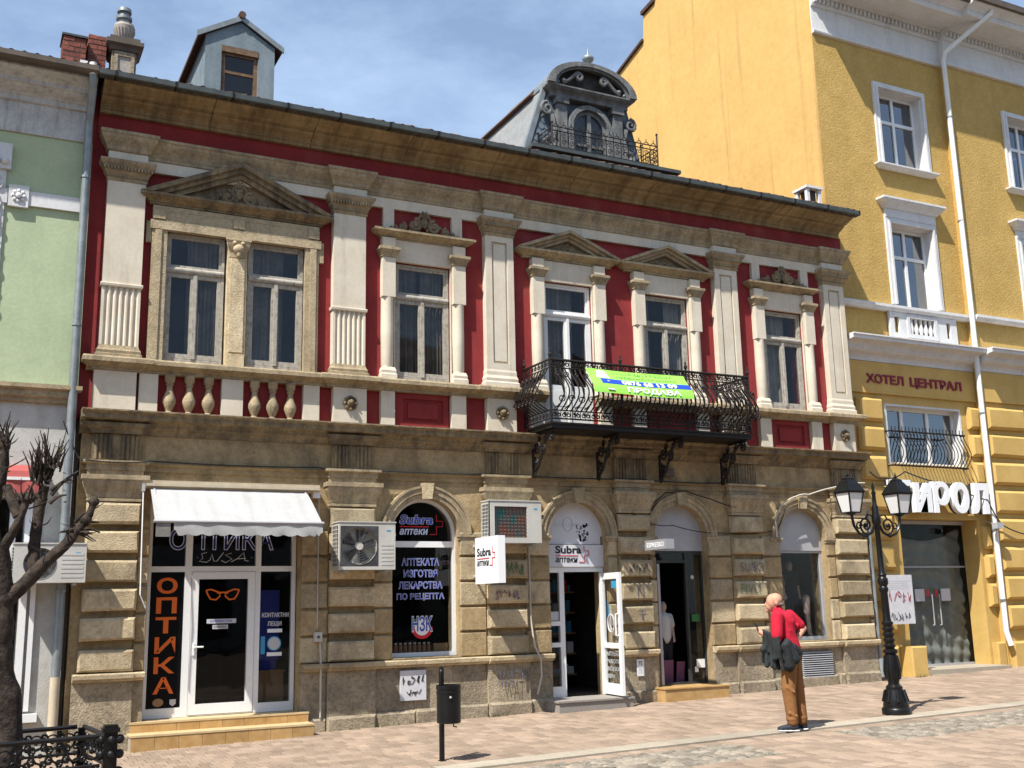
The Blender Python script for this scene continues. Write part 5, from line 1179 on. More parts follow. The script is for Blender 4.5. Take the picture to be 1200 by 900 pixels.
# top entablature and cornice
for a, b, yy in ((hx+.002, 18.30, hy), (18.302, HXR, hy-.14)):
    m = MB(); m.box(a, b, yy-.02, yy+.3, 13.352, 13.92); m.mould([(0, 13.30), (.05, 13.31), (.06, 13.345), (.06, 13.36)], a, b, yy-.018, yy+.0, False, False); m.build('top_frieze', 'hotel_white', HT)
    m = MB(); m.mould([(0, 13.921), (.04, 13.93), (.05, 13.98), (.05, 14.10), (.14, 14.12), (.16, 14.16), (.72, 14.165), (.74, 14.2), (.74, 14.28)]+cyma(.76, 14.29, .92, 14.42)+[(.94, 14.43), (.94, 14.48)], a, b, yy-.02, yy+.4, False, False); m.build('top_cornice', 'hotel_white', HT)
    m = MB(); x = a+.04
    while x < b-.06: m.box(x, x+.06, yy-.13, yy-.071, 14.0, 14.099); x += .115
    tag(m.build('dentils', 'hotel_white', HT), kind='stuff')
    m = MB(); m.box(a, b, yy-1.02, yy-.94, 14.42, 14.56); m.build('top_gutter', 'gutter_brown', HT)
def hwin(x0, x1, z0, z1, hood, yb_):
    f = .20; yy = yb_
    m = MB(); rect_wall(m, x0-f+.08, x1+f-.08, z0, z1+.12, yy-.05, yy-.001, [(x0, x1, z0-.1, z1)]); m.box(x0-.001, x0+.015, yy-.0009, yy+.19, z0, z1); m.box(x1-.015, x1+.001, yy-.0009, yy+.19, z0, z1); m.box(x0+.016, x1-.016, yy-.0009, yy+.19, z1-.015, z1+.001)
    rect_wall(m, x0-.05, x1+.05, z0, z1+.05, yy-.075, yy-.051, [(x0, x1, z0-.1, z1)])
    S = m.build('window_surround', 'hotel_white', HT)
    if hood == 'sill': MB().mould([(0, z0-.10), (.03, z0-.09), (.09, z0-.04), (.10, z0-.03), (.10, z0-.001)], x0-.14, x1+.14, yy-.05, yy+.19, True, True).build('sill', 'hotel_white', S)
    else:
        MB().box(x0-.12, x1+.12, yy-.06, yy-.001, z1+.121, z1+.30).build('lintel_band', 'hotel_white', S)
        MB().mould([(0, z1+.301), (.03, z1+.31)]+cyma(.04, z1+.32, .15, z1+.46)+[(.17, z1+.47), (.17, z1+.51)], x0-.12, x1+.12, yy-.06, yy, True, True).build('hood', 'hotel_white', S)
    zt2 = z0+(z1-z0)*.63; xm = x0+(x1-x0)*.5; fr = .05; y2 = yy+.19
    m = MB(); rect_wall(m, x0+.016, x1-.016, z0, z1-.016, y2, y2+.07, [(x0+.07, xm-.035, z0+.06, zt2-.03), (xm+.035, x1-.07, z0+.06, zt2-.03), (x0+.07, xm-.035, zt2+.04, z1-.08), (xm+.035, x1-.07, zt2+.04, z1-.08)])
    W = m.build('window', 'pvc', HT)
    for a, b in ((x0+.068, xm-.033), (xm+.033, x1-.068)):
        for c_, d_ in ((z0+.058, zt2-.028), (zt2+.038, z1-.078)): MB().box(a, b, y2+.03, y2+.036, c_, d_).build('pane', 'glass_hotel', W)
hwin(16.28, 17.56, 10.66, 12.42, 'sill', hy); hwin(16.28, 17.50, 7.60, 9.36, 'hood', hy); hwin(20.10, 21.35, 10.66, 12.42, 'sill', hy-.14); hwin(20.10, 21.35, 7.60, 9.36, 'hood', hy-.14)
# string course with balustrade panel, middle cornice
for a, b, yy in ((hx+.01, 18.30, hy), (18.302, HXR, hy-.14)):
    MB().mould([(0, 7.42), (.03, 7.43), (.05, 7.47), (.07, 7.48), (.07, 7.535)], a, b, yy-.09, yy-.0008, False, False).build('string_course', 'hotel_white', HT)
    MB().mould([(0, 6.32), (.04, 6.33), (.05, 6.40)]+cyma(.06, 6.41, .20, 6.52)+[(.22, 6.53), (.22, 6.58)]+cove(.24, 6.59, .40, 6.66)+[(.42, 6.67), (.42, 6.73), (.45, 6.74), (.45, 6.765)], a, b, yy-.0, yy+.1, False, False).build('middle_cornice', 'hotel_white', HT)
m = MB(); rect_wall(m, 15.98, 17.88, 6.78, 7.415, hy-.09, hy-.03, [(16.10, 16.24, 6.98, 7.32), (16.52, 17.22, 6.98, 7.32), (17.58, 17.70, 6.98, 7.32)]); rect_wall(m, 16.44, 17.30, 6.90, 7.38, hy-.11, hy-.0905, [(16.52, 17.22, 6.98, 7.32)]); BP = m.build('balustrade_panel', 'hotel_white', HT)
for i in range(5): x = 16.60+i*.135; MB().lathe([(.03, 6.98), (.045, 7.05), (.05, 7.12), (.03, 7.2), (.035, 7.32)], (x, hy-.05, 0), 10).build('baluster', 'hotel_white', BP, True)
# sign band with the hotel name
m = MB(); m.box(hx+.02, 18.28, hy-.05, hy-.001, 5.68, 6.318); m.box(18.32, HXR, hy-.19, hy-.141, 5.68, 6.318); m.build('sign_band', 'hotel_smooth', HT)
text('hotel_name', 'ХОТЕЛ', 'txt_crimson', HT, 15.22, 5.88, hy-.075, 1.0, .19, .025, .022); text('hotel_name', 'ЦЕНТРАЛ', 'txt_crimson', HT, 16.40, 5.845, hy-.075, 1.46, .225, .025, .022)
# rusticated blocks
def hblocks(x0, x1, z0, z1, yy, pitch=.58, h=.46, start=None):
    z = z1-h
    while z > z0-.2:
        MB().stone(x0, x1, yy-.10, yy-.001, z, z+h, .055).build('quoin_block', 'hotel_smooth', HT); z -= pitch
hblocks(14.90, 15.58, .9, 5.58, hy); hblocks(17.98, 18.295, 3.5, 5.56, hy); hblocks(18.36, 19.50, .9, 5.56, hy-.14)
hblocks(18.06, 18.295, 1.5, 3.10, hy)
for a, b, c_, d_ in ((14.90, 15.62, hy-.13, hy-.002), (18.04, 18.298, hy-.13, hy-.002), (18.34, 19.6, hy-.27, hy-.142)): MB().stone(a, b, c_, d_, -.1, .79, .03).build('plinth', 'hotel_smooth', HT)
tag(MB().stone(15.40, 15.80, hy-.42, hy-.14, gz(15.7)-.05, .80, .02).build('yellow_pier', 'hotel_smooth'), 'low yellow pier block beside the netted hotel doorway', 'pier')
# first-floor window and railing
m = MB(); rect_wall(m, 15.74, 17.78, 4.30, 5.46, hy+.18, hy+.25, [(15.79, 16.28, 4.36, 5.40), (16.36, 17.0, 4.36, 5.40), (17.08, 17.73, 4.36, 5.40)]); W = m.build('window', 'pvc', HT)
for a, b in ((15.788, 16.282), (16.358, 17.002), (17.078, 17.732)): MB().box(a, b, hy+.21, hy+.216, 4.358, 5.402).build('pane', 'glass_hotel', W)
MB().box(15.70, 17.82, hy-.001, hy+.18, 5.46, 5.50).box(15.68, 15.74, hy-.001, hy+.18, 4.28, 5.459).box(17.78, 17.82, hy-.001, hy+.18, 4.28, 5.459).build('window_reveal', 'hotel_white', W)
v = []; 
for i in range(31): x = 17.05+.66*i/30; v += [(x, hy+.4+.03*math.sin(i*1.5), 4.32), (x, hy+.4+.03*math.sin(i*1.5), 5.42)]
MB().add(v, [(2*i, 2*i+2, 2*i+3, 2*i+1) for i in range(30)]).build('curtain', 'cloth_white', W)
RG = root('window_railing', (16.75, .2, 4.2), 'black belly-shaped iron railing before the hotel window', 'railing')
yr = hy-.12
for z in (4.93, 4.25): MB().tube([(15.66, hy-.0, z), (15.66, yr, z), (17.74, yr, z), (17.74, hy-.0, z)], .018, 5).build('rail', 'iron', RG)
for i in range(22):
    x = 15.71+1.98*i/21; MB().tube([(x, yr-.16*math.sin(PI*min(1, max(0, (4.93-z)/.68))**1.5)*(1 if z > 4.25 else 0), z) for z in (5.03, 4.93, 4.84, 4.74, 4.64, 4.54, 4.45, 4.38, 4.31, 4.25)], .009, 4).build('iron_bar', 'iron', RG)
# raised letters over the doorway
LT = root('raised_letters', (16.85, .1, 3.3), 'large white three-dimensional sign letters over the hotel doorway', 'sign')
xs_ = [15.36, 15.98, 16.50, 17.02, 17.56]
for ch, x, wd_ in zip('ТИРОЛ', xs_, (.54, .46, .44, .46, .48)):
    text('letter', ch.lower() if ch in 'ИРОЛ' else ch, 'sign_white', LT, x, 3.32, hy-.30, wd_, .62 if ch != 'И' else .58, .03, .10)
    o = text('letter_back', ch.lower() if ch in 'ИРОЛ' else ch, 'dark_frame', LT, x, 3.32, hy-.19, wd_, .62 if ch != 'И' else .58, .032, .05)
MB().box(15.6, 18.0, hy-.14, hy-.11, 3.60, 3.64).box(15.62, 15.66, hy-.11, hy-.001, 3.6, 3.64).box(17.9, 17.94, hy-.11, hy-.001, 3.6, 3.64).build('mounting_bar', 'alu_grey', LT)
# doorway: glass doors with netting hung behind
DOR = MB().box(15.821, 17.969, hy+.41, hy+.43, .36, .40).build('door_frame', 'alu_grey', HT); MB().box(15.83, 17.96, hy+.405, hy+.425, 2.28, 2.31).build('door_rail', 'alu_grey', DOR); MB().box(15.825, 17.965, hy+.30, hy+.40, 3.14, 3.21).build('door_head', 'alu_grey', DOR)
for a, b, z0, z1 in ((15.83, 16.99, .41, 2.27), (17.01, 17.96, .41, 2.27), (15.83, 17.96, 2.32, 3.13)): MB().box(a, b, hy+.41, hy+.418, z0, z1).build('pane', 'glass_door', DOR)
for x in (16.90, 17.10): MB().tube([(x, hy+.40, 1.15), (x, hy+.36, 1.15), (x, hy+.36, 1.75), (x, hy+.40, 1.75)], .012, 6).build('door_handle', 'alu_grey', DOR)
for x, k in ((16.48, 'txt_lightgrey'), (17.20, 'txt_lightgrey')): MB().box(x, x+.26, hy+.402, hy+.405, 1.62, 1.86).build('door_notice', k, DOR)
for x in (16.80, 17.04): MB().box(x, x+.06, hy+.402, hy+.405, 1.70, 1.84).build('red_sticker', 'txt_red', DOR)
nx, nz = 60, 90; V = []; F_ = []
for i in range(nx+1):
    for j in range(nz+1):
        u, t = i/nx, j/nz; sag = .28*math.sin(PI*u)**.8*t**3
        x = 15.83+2.12*u; z = .38+2.72*t-sag
        V.append((x, hy+.51+.03*math.sin(2*PI*8*(t+1.0*(u-.5)**2*(1 if t > .45 else t/.45)))*(.5+.5*math.sin(3*u+5*t)**2)+.022*math.sin(2*PI*5*(u-.5)*(1.6-t)), z))
for i in range(nx):
    for j in range(nz): a = i*(nz+1)+j; F_.append((a, a+nz+1, a+nz+2, a+1))
tag(MB().add(V, F_).build('dust_netting', 'netting', None, True), 'dark grey netting draped inside the closed hotel doorway', 'netting')
tag(MB().box(15.70, 18.03, hy-.42, hy+.405, gz(17)-.1, .36).box(15.85, 17.4, hy-.5, hy-.421, gz(17)-.1, .27).build('hotel_step', 'band_slab'), 'worn pale stone step below the netted hotel doorway', 'step')
NB = root('notice_board', (15.2, -.02, 1.3), 'white notice board with scrawled graffiti beside the lamp post', 'board')
MB().box(14.86, 15.56, -.02, .0, 1.22, 2.12).build('board', 'poster', NB); MB().tube([(15.1, .01, 1.5), (15.1, .30, 1.5)], .02, 5).build('bracket', 'alu_grey', NB)
def scr(name, seed, x0, x1, z0, z1, y, n, r, mt, parent):
    rr = random.Random(seed); m = MB()
    for i in range(n):
        cx_, cz_ = x0+(x1-x0)*(i+.5)/n, (z0+z1)/2; a = (x1-x0)/n*.5; b = (z1-z0)/2; pts = []
        for k in range(rr.randint(4, 7)): pts.append((cx_+rr.uniform(-a, a), y, cz_+rr.uniform(-b, b)))
        m.tube(pts, r, 4)
    return m.build(name, mt, parent)
scr('scrawl', 4, 14.94, 15.50, 1.60, 1.84, -.0225, 5, .006, 'txt_crimson', NB); scr('scrawl', 5, 14.94, 15.46, 1.28, 1.44, -.0225, 6, .005, 'txt_black', NB)
for i in range(5): MB().box(14.94, 15.48-.05*(i % 2), -.0222, -.0203, 2.0-i*.035, 2.008-i*.035).build('print_line', 'txt_lightgrey', NB)
DP = root('hotel_drainpipe', (18.24, .15, .6), 'white drainpipe running down the yellow hotel front', 'drainpipe')
py = hy-.22
MB().tube([(18.95, hy-1.0, 14.5), (18.95, hy-1.0, 14.3), (18.22, py-.05, 13.55), (18.20, py, 13.35), (18.20, py-.02, 7.6)], .055, 8).build('upper_pipe', 'white', DP, True)
MB().tube([(18.20, py-.02, 7.6), (18.205, py-.01, 6.2), (18.22, py, 1.0), (18.25, py-.06, .72)], .055, 8).build('lower_pipe', 'white', DP, True)
for z in (12.0, 9.6, 5.4, 3.0, 1.6): MB().lathe([(.066, z), (.066, z+.03)], (18.20, py, 0), 10).build('pipe_clip', 'zinc', DP)
tag(MB().box(18.02, 18.20, -.05, .08, 3.02, 3.14).tube([(18.11, .08, 3.1), (18.11, .3, 3.2)], .012, 5).build('flood_light', 'alu_grey'), 'small grey floodlight on the hotel wall below the raised letters', 'floodlight')

# ------------------------------------------------------------------ green house on the left
GH = root('green_house', (-1.5, 4, 0), 'pale green house with white cornice and bands at the left edge', 'building')
gx0, gx1 = -7.0, .715
m = MB(); rect_wall(m, gx0, gx1, 4.66, 8.16, .05, .4, []); m.build('green_wall', 'green', GH)
m = MB(); rect_wall(m, gx0, gx1, -.2, 4.659, .05, .4, [(-.75, .17, .5, 3.2), (-3.4, -1.2, .6, 3.2)]); m.build('lower_wall', 'grey_plaster', GH)
m = MB(); m.box(gx0, gx1, .401, 8, 8.0, 8.2); m.box(gx0, gx1-.3, 3, 3.2, -.2, 8.0); m.box(gx0, gx1, 7.9, 8.3, -.2, 9); m.build('inner_walls', 'room', GH)
m = MB(); m.box(gx0, .60, .02, .3, 8.161, 8.60); m.mould([(0, 8.601), (.04, 8.61), (.04, 8.68)]+cyma(.06, 8.69, .20, 8.78)+[(.24, 8.79), (.24, 8.84)]+cyma(.25, 8.85, .40, 8.92)+[(.42, 8.93), (.42, 8.96)], gx0, .70, .02, .3, False, False); m.build('cornice', 'grey_white', GH)
m = MB(); m.prism_x([(-.56, 9.06), (-.56, 8.99), (-.52, 8.955), (-.42, 8.955), (-.40, 8.99), (-.40, 9.06), (-.42, 9.06), (-.42, 9.0), (-.53, 9.0), (-.54, 9.06)], gx0, .69); m.build('roof_gutter', 'gutter_brown', GH)
m = MB(); m.prism_x([(-.44, 9.0), (-.44, 9.04), (4.0, 11.0), (8.3, 9.2), (8.3, 9.1), (4, 10.9)], gx0, .71); R_ = m.build('roof', 'tile_roof', GH)
for i in range(12): MB().tube([(-1.2+i*.16, -.42, 9.07), (-1.2+i*.16, -.1, 9.2)], .07, 8).build('roof_tile', 'tile_roof', R_)
m = MB(); m.box(-.045, .60, .01, .049, 7.13, 7.33); m.box(gx0, -.31, .01, .049, 7.13, 7.33); m.build('white_band', 'hotel_white', GH)
m = MB(); m.box(-.30, -.05, -.01, .049, 7.09, 7.39); RS = m.build('rosette_block', 'hotel_white', GH)
m = MB(); m.lathe([(.04, 0), (.04, -.03), (.02, -.04)], (-.175, -.011, 7.24), 10, 'y')
for k in range(8): m.ball((-.175+.07*math.cos(k*PI/4), -.015, 7.24+.07*math.sin(k*PI/4)), .028, 6, 4, 1, .6, 1)
m.build('rosette', 'hotel_white', RS, True)
m = MB(); m.box(-.75, -.34, .025, .049, 4.70, 7.95); m.box(-.80, -.29, -.02, .0489, 7.60, 7.96); m.box(-.72, -.38, .012, .0245, 4.9, 7.4); PLs = m.build('corner_pilaster', 'hotel_white', GH)
m = MB()
for k in range(9):
    m.tube([(a, .0, b) for a, b in spiral(-.43, 5.2+k*.27, .05, .02, PI/2, 1.2, 10, 1 if k % 2 else -1)], .018, 5); m.ball((-.43, .005, 5.2+k*.27+.13), .028, 6, 4)
for k in range(3): m.ball((-.37-.1*k, -.03, 7.70), .05, 8, 5)
m.build('stucco_ornament', 'hotel_white', PLs, True)
MB().mould([(0, 4.44), (.05, 4.45), (.05, 4.50), (.10, 4.52), (.10, 4.60), (.16, 4.62), (.16, 4.675)], gx0, .60, .04, .049, False, True).build('ledge', 'stone_top', GH)
m = MB(); m.box(-.80, .17, .12, .18, .5, 3.2); m.build('shop_glass', 'glass_shop', GH)
m = MB(); m.box(.18, .26, -.02, .049, .55, 3.25); m.box(.30, .36, .0, .049, .55, 3.25); m.box(.0, .08, .0, .17, .5, 3.2); m.box(-.5, -.42, .0, .17, .5, 3.2); m.build('door_post', 'pvc', GH)
m = MB(); m.box(-1.0, .46, -.05, .049, .42, .52); m.build('door_sill', 'white', GH)
RA = root('rolled_awning', (-.1, -.1, 3.3), 'faded red rolled awning on the green house ground floor', 'awning')
m = MB(); m.prism_x([(.048, 3.62), (-.10, 3.60), (-.18, 3.52), (-.20, 3.44), (.048, 3.44)], -1.6, .36); m.build('hood', 'red_awning', RA); MB().box(-1.6, .37, -.215, .04, 3.40, 3.438).build('bar', 'white', RA)
v = []; f = []
for i in range(41): x = -1.6+1.95*i/40; v += [(x, -.20+.01*math.sin(i), 3.40), (x, -.205+.02*math.sin(i*1.3), 3.24+.012*math.sin(i*.9))]
MB().add(v, [(2*i, 2*i+2, 2*i+3, 2*i+1) for i in range(40)]).build('valance', 'red_awning', RA, True)
GP = root('grey_drainpipe', (.645, -.05, 0), 'grey metal drainpipe between the green house and the red house', 'drainpipe')
MB().tube([(.63, -.46, 9.02), (.63, -.46, 8.93), (.64, -.40, 8.80), (.645, -.09, 8.45), (.645, -.075, 8.3), (.645, -.075, .95)], .055, 10).build('upper_pipe', 'zinc', GP, True)
MB().tube([(.645, -.075, .95), (.645, -.075, .0)], .062, 10).build('lower_pipe', 'beige_pipe', GP, True)
MB().tube([(.62, -.48, 9.12), (.62, -.48, 8.95)], .05, 10).build('outlet', 'white', GP, True)
for z in (7.6, 5.5, 3.4, 2.0): MB().lathe([(.066, z), (.066, z+.03)], (.645, -.075, 0), 10).build('pipe_clip', 'zinc', GP)

# ------------------------------------------------------------------ street furniture
def at(u, v, y):
    d = Fv+R2*((u-600)/1269.15)+U2*((450-v)/1269.15); return CAM+d*((y-CAM.y)/d.y)
lx, ly = 10.86, -3.99; lz = gz(lx)
LP = root('street_lamp', (lx, ly, lz), 'black cast-iron street lamp with two four-sided lanterns in front of the hotel', 'street lamp')
def lean(m): return m.move(lambda x, y, z: (x-.026*(z-lz), y, z))
m = MB(); m.lathe([(r_*.9, z_) for r_, z_ in [(.205, 0), (.215, .02), (.215, .08), (.20, .10), (.185, .11), (.19, .13), (.165, .22), (.13, .32), (.12, .35), (.125, .37), (.085, .40), (.08, .43), (.105, .49), (.115, .58), (.105, .68), (.085, .80), (.11, .82), (.11, .85), (.075, .87)]], (lx, ly, lz), 20)
for i in range(8):
    a = PI*i/4+.2; m.tube([(lx+.168*math.cos(a), ly+.168*math.sin(a), lz+.18), (lx+.126*math.cos(a), ly+.126*math.sin(a), lz+.33)], .016, 5); m.tube([(lx+.094*math.cos(a), ly+.094*math.sin(a), lz+.47), (lx+.11*math.cos(a), ly+.11*math.sin(a), lz+.58), (lx+.085*math.cos(a), ly+.085*math.sin(a), lz+.78)], .013, 5)
lean(m).build('base', 'black_paint', LP, True)
pr_ = [(.07, .87)]
for k in range(5): z = .88+k*.075; pr_ += [(.075, z), (.095, z+.02), (.095, z+.04), (.072, z+.055)]
pr_ += [(.062, 1.28), (.058, 1.62), (.075, 1.64), (.075, 1.68), (.06, 1.70), (.085, 1.74), (.085, 1.80), (.06, 1.83), (.072, 1.86), (.05, 1.90), (.042, 2.52), (.06, 2.54), (.075, 2.58), (.075, 2.66), (.055, 2.70), (.06, 2.78), (.035, 2.82), (.03, 2.95), (.04, 2.98), (.02, 3.02), (.028, 3.06), (.004, 3.14)]
m = MB(); m.lathe([(r_*.82, z_) for r_, z_ in pr_], (lx, ly, lz), 16); lean(m).build('pole', 'black_paint', LP, True)
for s in (-1, 1):
    m = MB(); z = lz+2.44
    m.tube([(lx+s*a, ly, z+b) for a, b in [(.03, .12), (.10, .0), (.22, -.06), (.34, -.02), (.42, .08), (.44, .18), (.45, .26)]], .02, 6)
    m.tube([(lx+s*a, ly, z+b) for a, b in spiral(.20, .09, .12, .03, -PI/2, 1.4, 18, 1)], .014, 5)
    m.tube([(lx+s*a, ly, z+b) for a, b in spiral(.33, .08, .06, .015, PI, 1.2, 12, -1)], .011, 5); m.ball((lx+s*.20, ly, z+.09), .03); m.tube([(lx+s*.05, ly, z+.22), (lx+s*.16, ly, z+.24), (lx+s*.2, ly, z+.19)], .012, 5)
    lean(m).build('arm', 'black_paint', LP, True)
    cx_, b0, b1 = lx+s*.45, lz+2.70, lz+2.97
    LN = lean(MB().lathe([(.03, 0), (.06, .01), (.10, .03), (.10, .045)], (cx_, ly, b0-.04), 4)).build('lantern', 'black_paint', LP)
    ra_, rb_ = .12, .185; rot = PI/4
    q = MB()
    for k in range(4):
        a = rot+k*PI/2; q.tube([(cx_+ra_*math.cos(a), ly+ra_*math.sin(a), b0), (cx_+rb_*math.cos(a), ly+rb_*math.sin(a), b1)], .011, 4)
        a2 = a+PI/2
        for r_, z in ((ra_, b0), (rb_, b1)): q.tube([(cx_+r_*math.cos(a), ly+r_*math.sin(a), z), (cx_+r_*math.cos(a2), ly+r_*math.sin(a2), z)], .011, 4)
    lean(q).build('lantern_frame', 'black_paint', LN)
    for k in range(4):
        a = rot+k*PI/2; a2 = a+PI/2; e = .985
        P = [(cx_+ra_*e*math.cos(a), ly+ra_*e*math.sin(a), b0), (cx_+ra_*e*math.cos(a2), ly+ra_*e*math.sin(a2), b0), (cx_+rb_*e*math.cos(a2), ly+rb_*e*math.sin(a2), b1), (cx_+rb_*e*math.cos(a), ly+rb_*e*math.sin(a), b1)]
        lean(MB().add(P, [(0, 1, 2, 3)])).build('lantern_pane', 'frosted', LN)
    def sq(r_, z): return [(cx_+r_*math.cos(rot+k*PI/2), ly+r_*math.sin(rot+k*PI/2), z) for k in range(4)]
    rings = [sq(.205, b1), sq(.21, b1+.02), sq(.15, b1+.11), sq(.10, b1+.17), sq(.085, b1+.18), sq(.085, b1+.20), sq(.03, b1+.23)]
    V = [p for r_ in rings for p in r_]; F_ = [(i*4+k, i*4+(k+1) % 4, i*4+4+(k+1) % 4, i*4+4+k) for i in range(len(rings)-1) for k in range(4)]+[(0, 1, 2, 3), (24, 25, 26, 27)]
    q = MB().add(V, F_); q.lathe([(.012, 0), (.025, .02), (.012, .045), (.003, .09)], (cx_, ly, b1+.225), 8); lean(q).build('lantern_roof', 'black_paint', LN)
bx_, by_ = 4.36, -3.70; bz = gz(bx_)
BI = root('litter_bin', (bx_, by_, bz), 'black cylindrical litter bin on a thin post', 'litter bin')
MB().lathe([(.055, 0), (.055, .012), (.03, .02), (.03, .95), (.034, .95), (.03, .97), (.024, .98), (.028, 1.0), (.004, 1.02)], (bx_, by_, bz), 12).build('post', 'black_paint', BI, True)
MB().lathe([(.115, 0), (.132, .008), (.133, .36), (.138, .365), (.138, .405), (.128, .405), (.125, .05), (.01, .045)], (bx_+.015, by_-.165, bz+.42), 28).build('bin_body', 'black_paint', BI, True)
MB().lathe([(.1385, 0), (.1385, .012)], (bx_+.015, by_-.165, bz+.74), 28).build('bin_band', 'black_paint', BI, True)
MB().ball((bx_-.02, by_-.30, bz+.70), .014, 8, 5).build('lock', 'alu_grey', BI)
MB().tube([(bx_+.12, by_-.05, bz+.42), (bx_+.12, by_-.05, bz+.37), (bx_+.16, by_-.05, bz+.36)], .008, 5).build('catch', 'black_paint', BI)
# ------------------------------------------------------------------ pruned tree with iron guard
TR = root('pruned_tree', (-.08, -4.5, gz(0)), 'dark pruned street tree with bare knobbly branches behind the iron guard', 'tree')
rt = random.Random(11); ty = -4.5
def limb(pts, r0, r1, n=11, name='branch', sub=6):
    P = [Vector(p) for p in pts]; Q = []
    for i in range(len(P)-1):
        p0, p1, p2, p3 = P[max(i-1, 0)], P[i], P[i+1], P[min(i+2, len(P)-1)]
        for k in range(sub):
            t = k/sub; Q.append(.5*((2*p1)+(p2-p0)*t+(2*p0-5*p1+4*p2-p3)*t*t+(3*p1-p0-3*p2+p3)*t**3))
    Q.append(P[-1]); k = len(Q)
    rs = [(r0+(r1-r0)*i/(k-1))*(1+rt.uniform(-.06, .09)) for i in range(k)]
    m = MB(); m.tube(Q, rs, n)
    m.v = [(p[0]+rt.uniform(-1, 1)*r1*.09, p[1]+rt.uniform(-1, 1)*r1*.09, p[2]) for p in m.v]
    return m.build(name, 'bark', TR, True), Q
limb([(-.10, ty, gz(0)-.05), at(8, 850, ty), at(-2, 780, ty), at(0, 730, ty), at(2, 690, ty), at(-4, 640, ty)], .14, .09, 14, 'trunk')
br1, q1 = limb([at(6, 705, ty), at(28, 685, ty-.05), at(52, 660, ty-.08), at(75, 640, ty-.1), at(90, 622, ty-.1), at(103, 606, ty-.12), at(110, 588, ty-.12)], .07, .028)
br2, q2 = limb([at(40, 672, ty-.05), at(40, 640, ty), at(46, 600, ty+.05), at(52, 570, ty+.05)], .05, .045)
br3, q3 = limb([at(-4, 690, ty), at(4, 645, ty), at(20, 615, ty-.1), at(32, 585, ty-.12)], .052, .032)
br4, q4 = limb([at(-6, 660, ty), at(-10, 600, ty+.1), at(2, 550, ty+.1), at(4, 515, ty+.1)], .075, .05)
limb([at(22, 605, ty-.1), at(14, 585, ty-.05), at(8, 570, ty)], .05, .04)
tw = []
def twigs(c, n, l0, l1, spread, up=1.0, r=.010):
    for i in range(n):
        d = Vector((rt.uniform(-1, 1)*spread, rt.uniform(-1, 1)*spread, up)).normalized(); l = rt.uniform(l0, l1)
        s = Vector(c)+Vector((rt.uniform(-.05, .05), rt.uniform(-.05, .05), rt.uniform(-.04, .04)))
        m = MB(); b = d.orthogonal().normalized()*rt.uniform(-.03, .03)
        m.tube([s, s+d*l*.5+b, s+d*l], [r*1.3, r, r*.45], 5)
        if rt.random() < .5: e = s+d*l*.55+b; m.tube([e, e+(d+Vector((rt.uniform(-.6, .6), rt.uniform(-.6, .6), .2)))*l*.25], [r*.7, r*.3], 4)
        m.build('twig', 'bark', TR)
twigs(at(53, 562, ty+.05), 34, .16, .46, .5, 1.0, .008); twigs(at(42, 565, ty), 14, .15, .42, .4, 1.0, .008); twigs(at(64, 550, ty), 14, .14, .36, .55, 1.0, .007)
twigs(at(4, 524, ty+.1), 24, .12, .30, .45, 1.0, .008); twigs(at(32, 585, ty-.1), 6, .08, .2, .7); twigs(at(88, 622, ty-.1), 10, .12, .26, .5, -.05, .009)
for a, b in (((60, 575), (84, 562)), ((60, 580), (92, 552)), ((58, 590), (78, 580)), ((92, 618), (116, 612)), ((95, 622), (117, 624)), ((88, 612), (104, 600))):
    limb([at(*a, ty), at((a[0]+b[0])/2, (a[1]+b[1])/2-3, ty), at(*b, ty)], .02, .008, 6, 'twig', 3)
for Q_ in (q1, q2, q3, q4):
    for i in range(9):
        c_ = Q_[rt.randrange(len(Q_)//3, len(Q_))]; twigs(c_, 1, .08, .26, .9, .55, .006)
for i in range(14):
    k = rt.random(); p = at(2+rt.uniform(-6, 12), 535+rt.uniform(-25, 35), ty+.1)
    MB().ball(q1[rt.randrange(len(q1))], .05, 7, 5).build('knot', 'bark', TR, True)
for i in range(26):
    p = Vector(at(rt.choice((3, 6, 66, 70)), rt.uniform(520, 590), ty))+Vector((rt.uniform(-.06, .06), rt.uniform(-.06, .06), 0))
    a = rt.uniform(0, 6.28); e = Vector((math.cos(a), math.sin(a), rt.uniform(-.3, .5)))*.045; sd_ = Vector((-math.sin(a), math.cos(a), 0))*.018
    MB().add([p, p+e*.5+sd_, p+e, p+e*.5-sd_], [(0, 1, 2, 3)]).build('leaf', 'leaf', TR)
FN = root('tree_guard', (-.3, -4.5, 0), 'low black cast-iron ornamental guard around the pruned tree', 'tree guard')
def panel(p0, p1):
    p0, p1 = Vector(p0), Vector(p1); d = p1-p0; L_ = d.length; d.normalize()
    def P(s, z): q = p0+d*s; return (q.x, q.y, gz(q.x)+z)
    for z, r_ in ((.71, .022), (.475, .014), (.24, .014), (.08, .02)): MB().tube([P(0, z), P(L_, z)], r_, 6).build('rail', 'black_paint', FN)
    n = max(2, int(L_/.13)); st = L_/n
    for i in range(n):
        m = MB(); s = (i+.5)*st
        for zc in (.592, .357, .16):
            hh = .105 if zc > .2 else .07
            m.tube([P(s+.055*math.cos(t*PI/6), zc+hh*.62*math.sin(t*PI/6)) for t in range(13)], .010, 4)
            for sg in (-1, 1):
                m.tube([P(a, b) for a, b in spiral(s+sg*st*.5, zc+hh*.45, .035, .01, -PI/2, 1.2, 9, sg)], .009, 4); m.tube([P(a, b) for a, b in spiral(s+sg*st*.5, zc-hh*.45, .035, .01, PI/2, 1.2, 9, sg)], .009, 4)
            m.ball(P(s, zc), .022, 6, 4)
        m.build('scroll_panel', 'black_paint', FN)
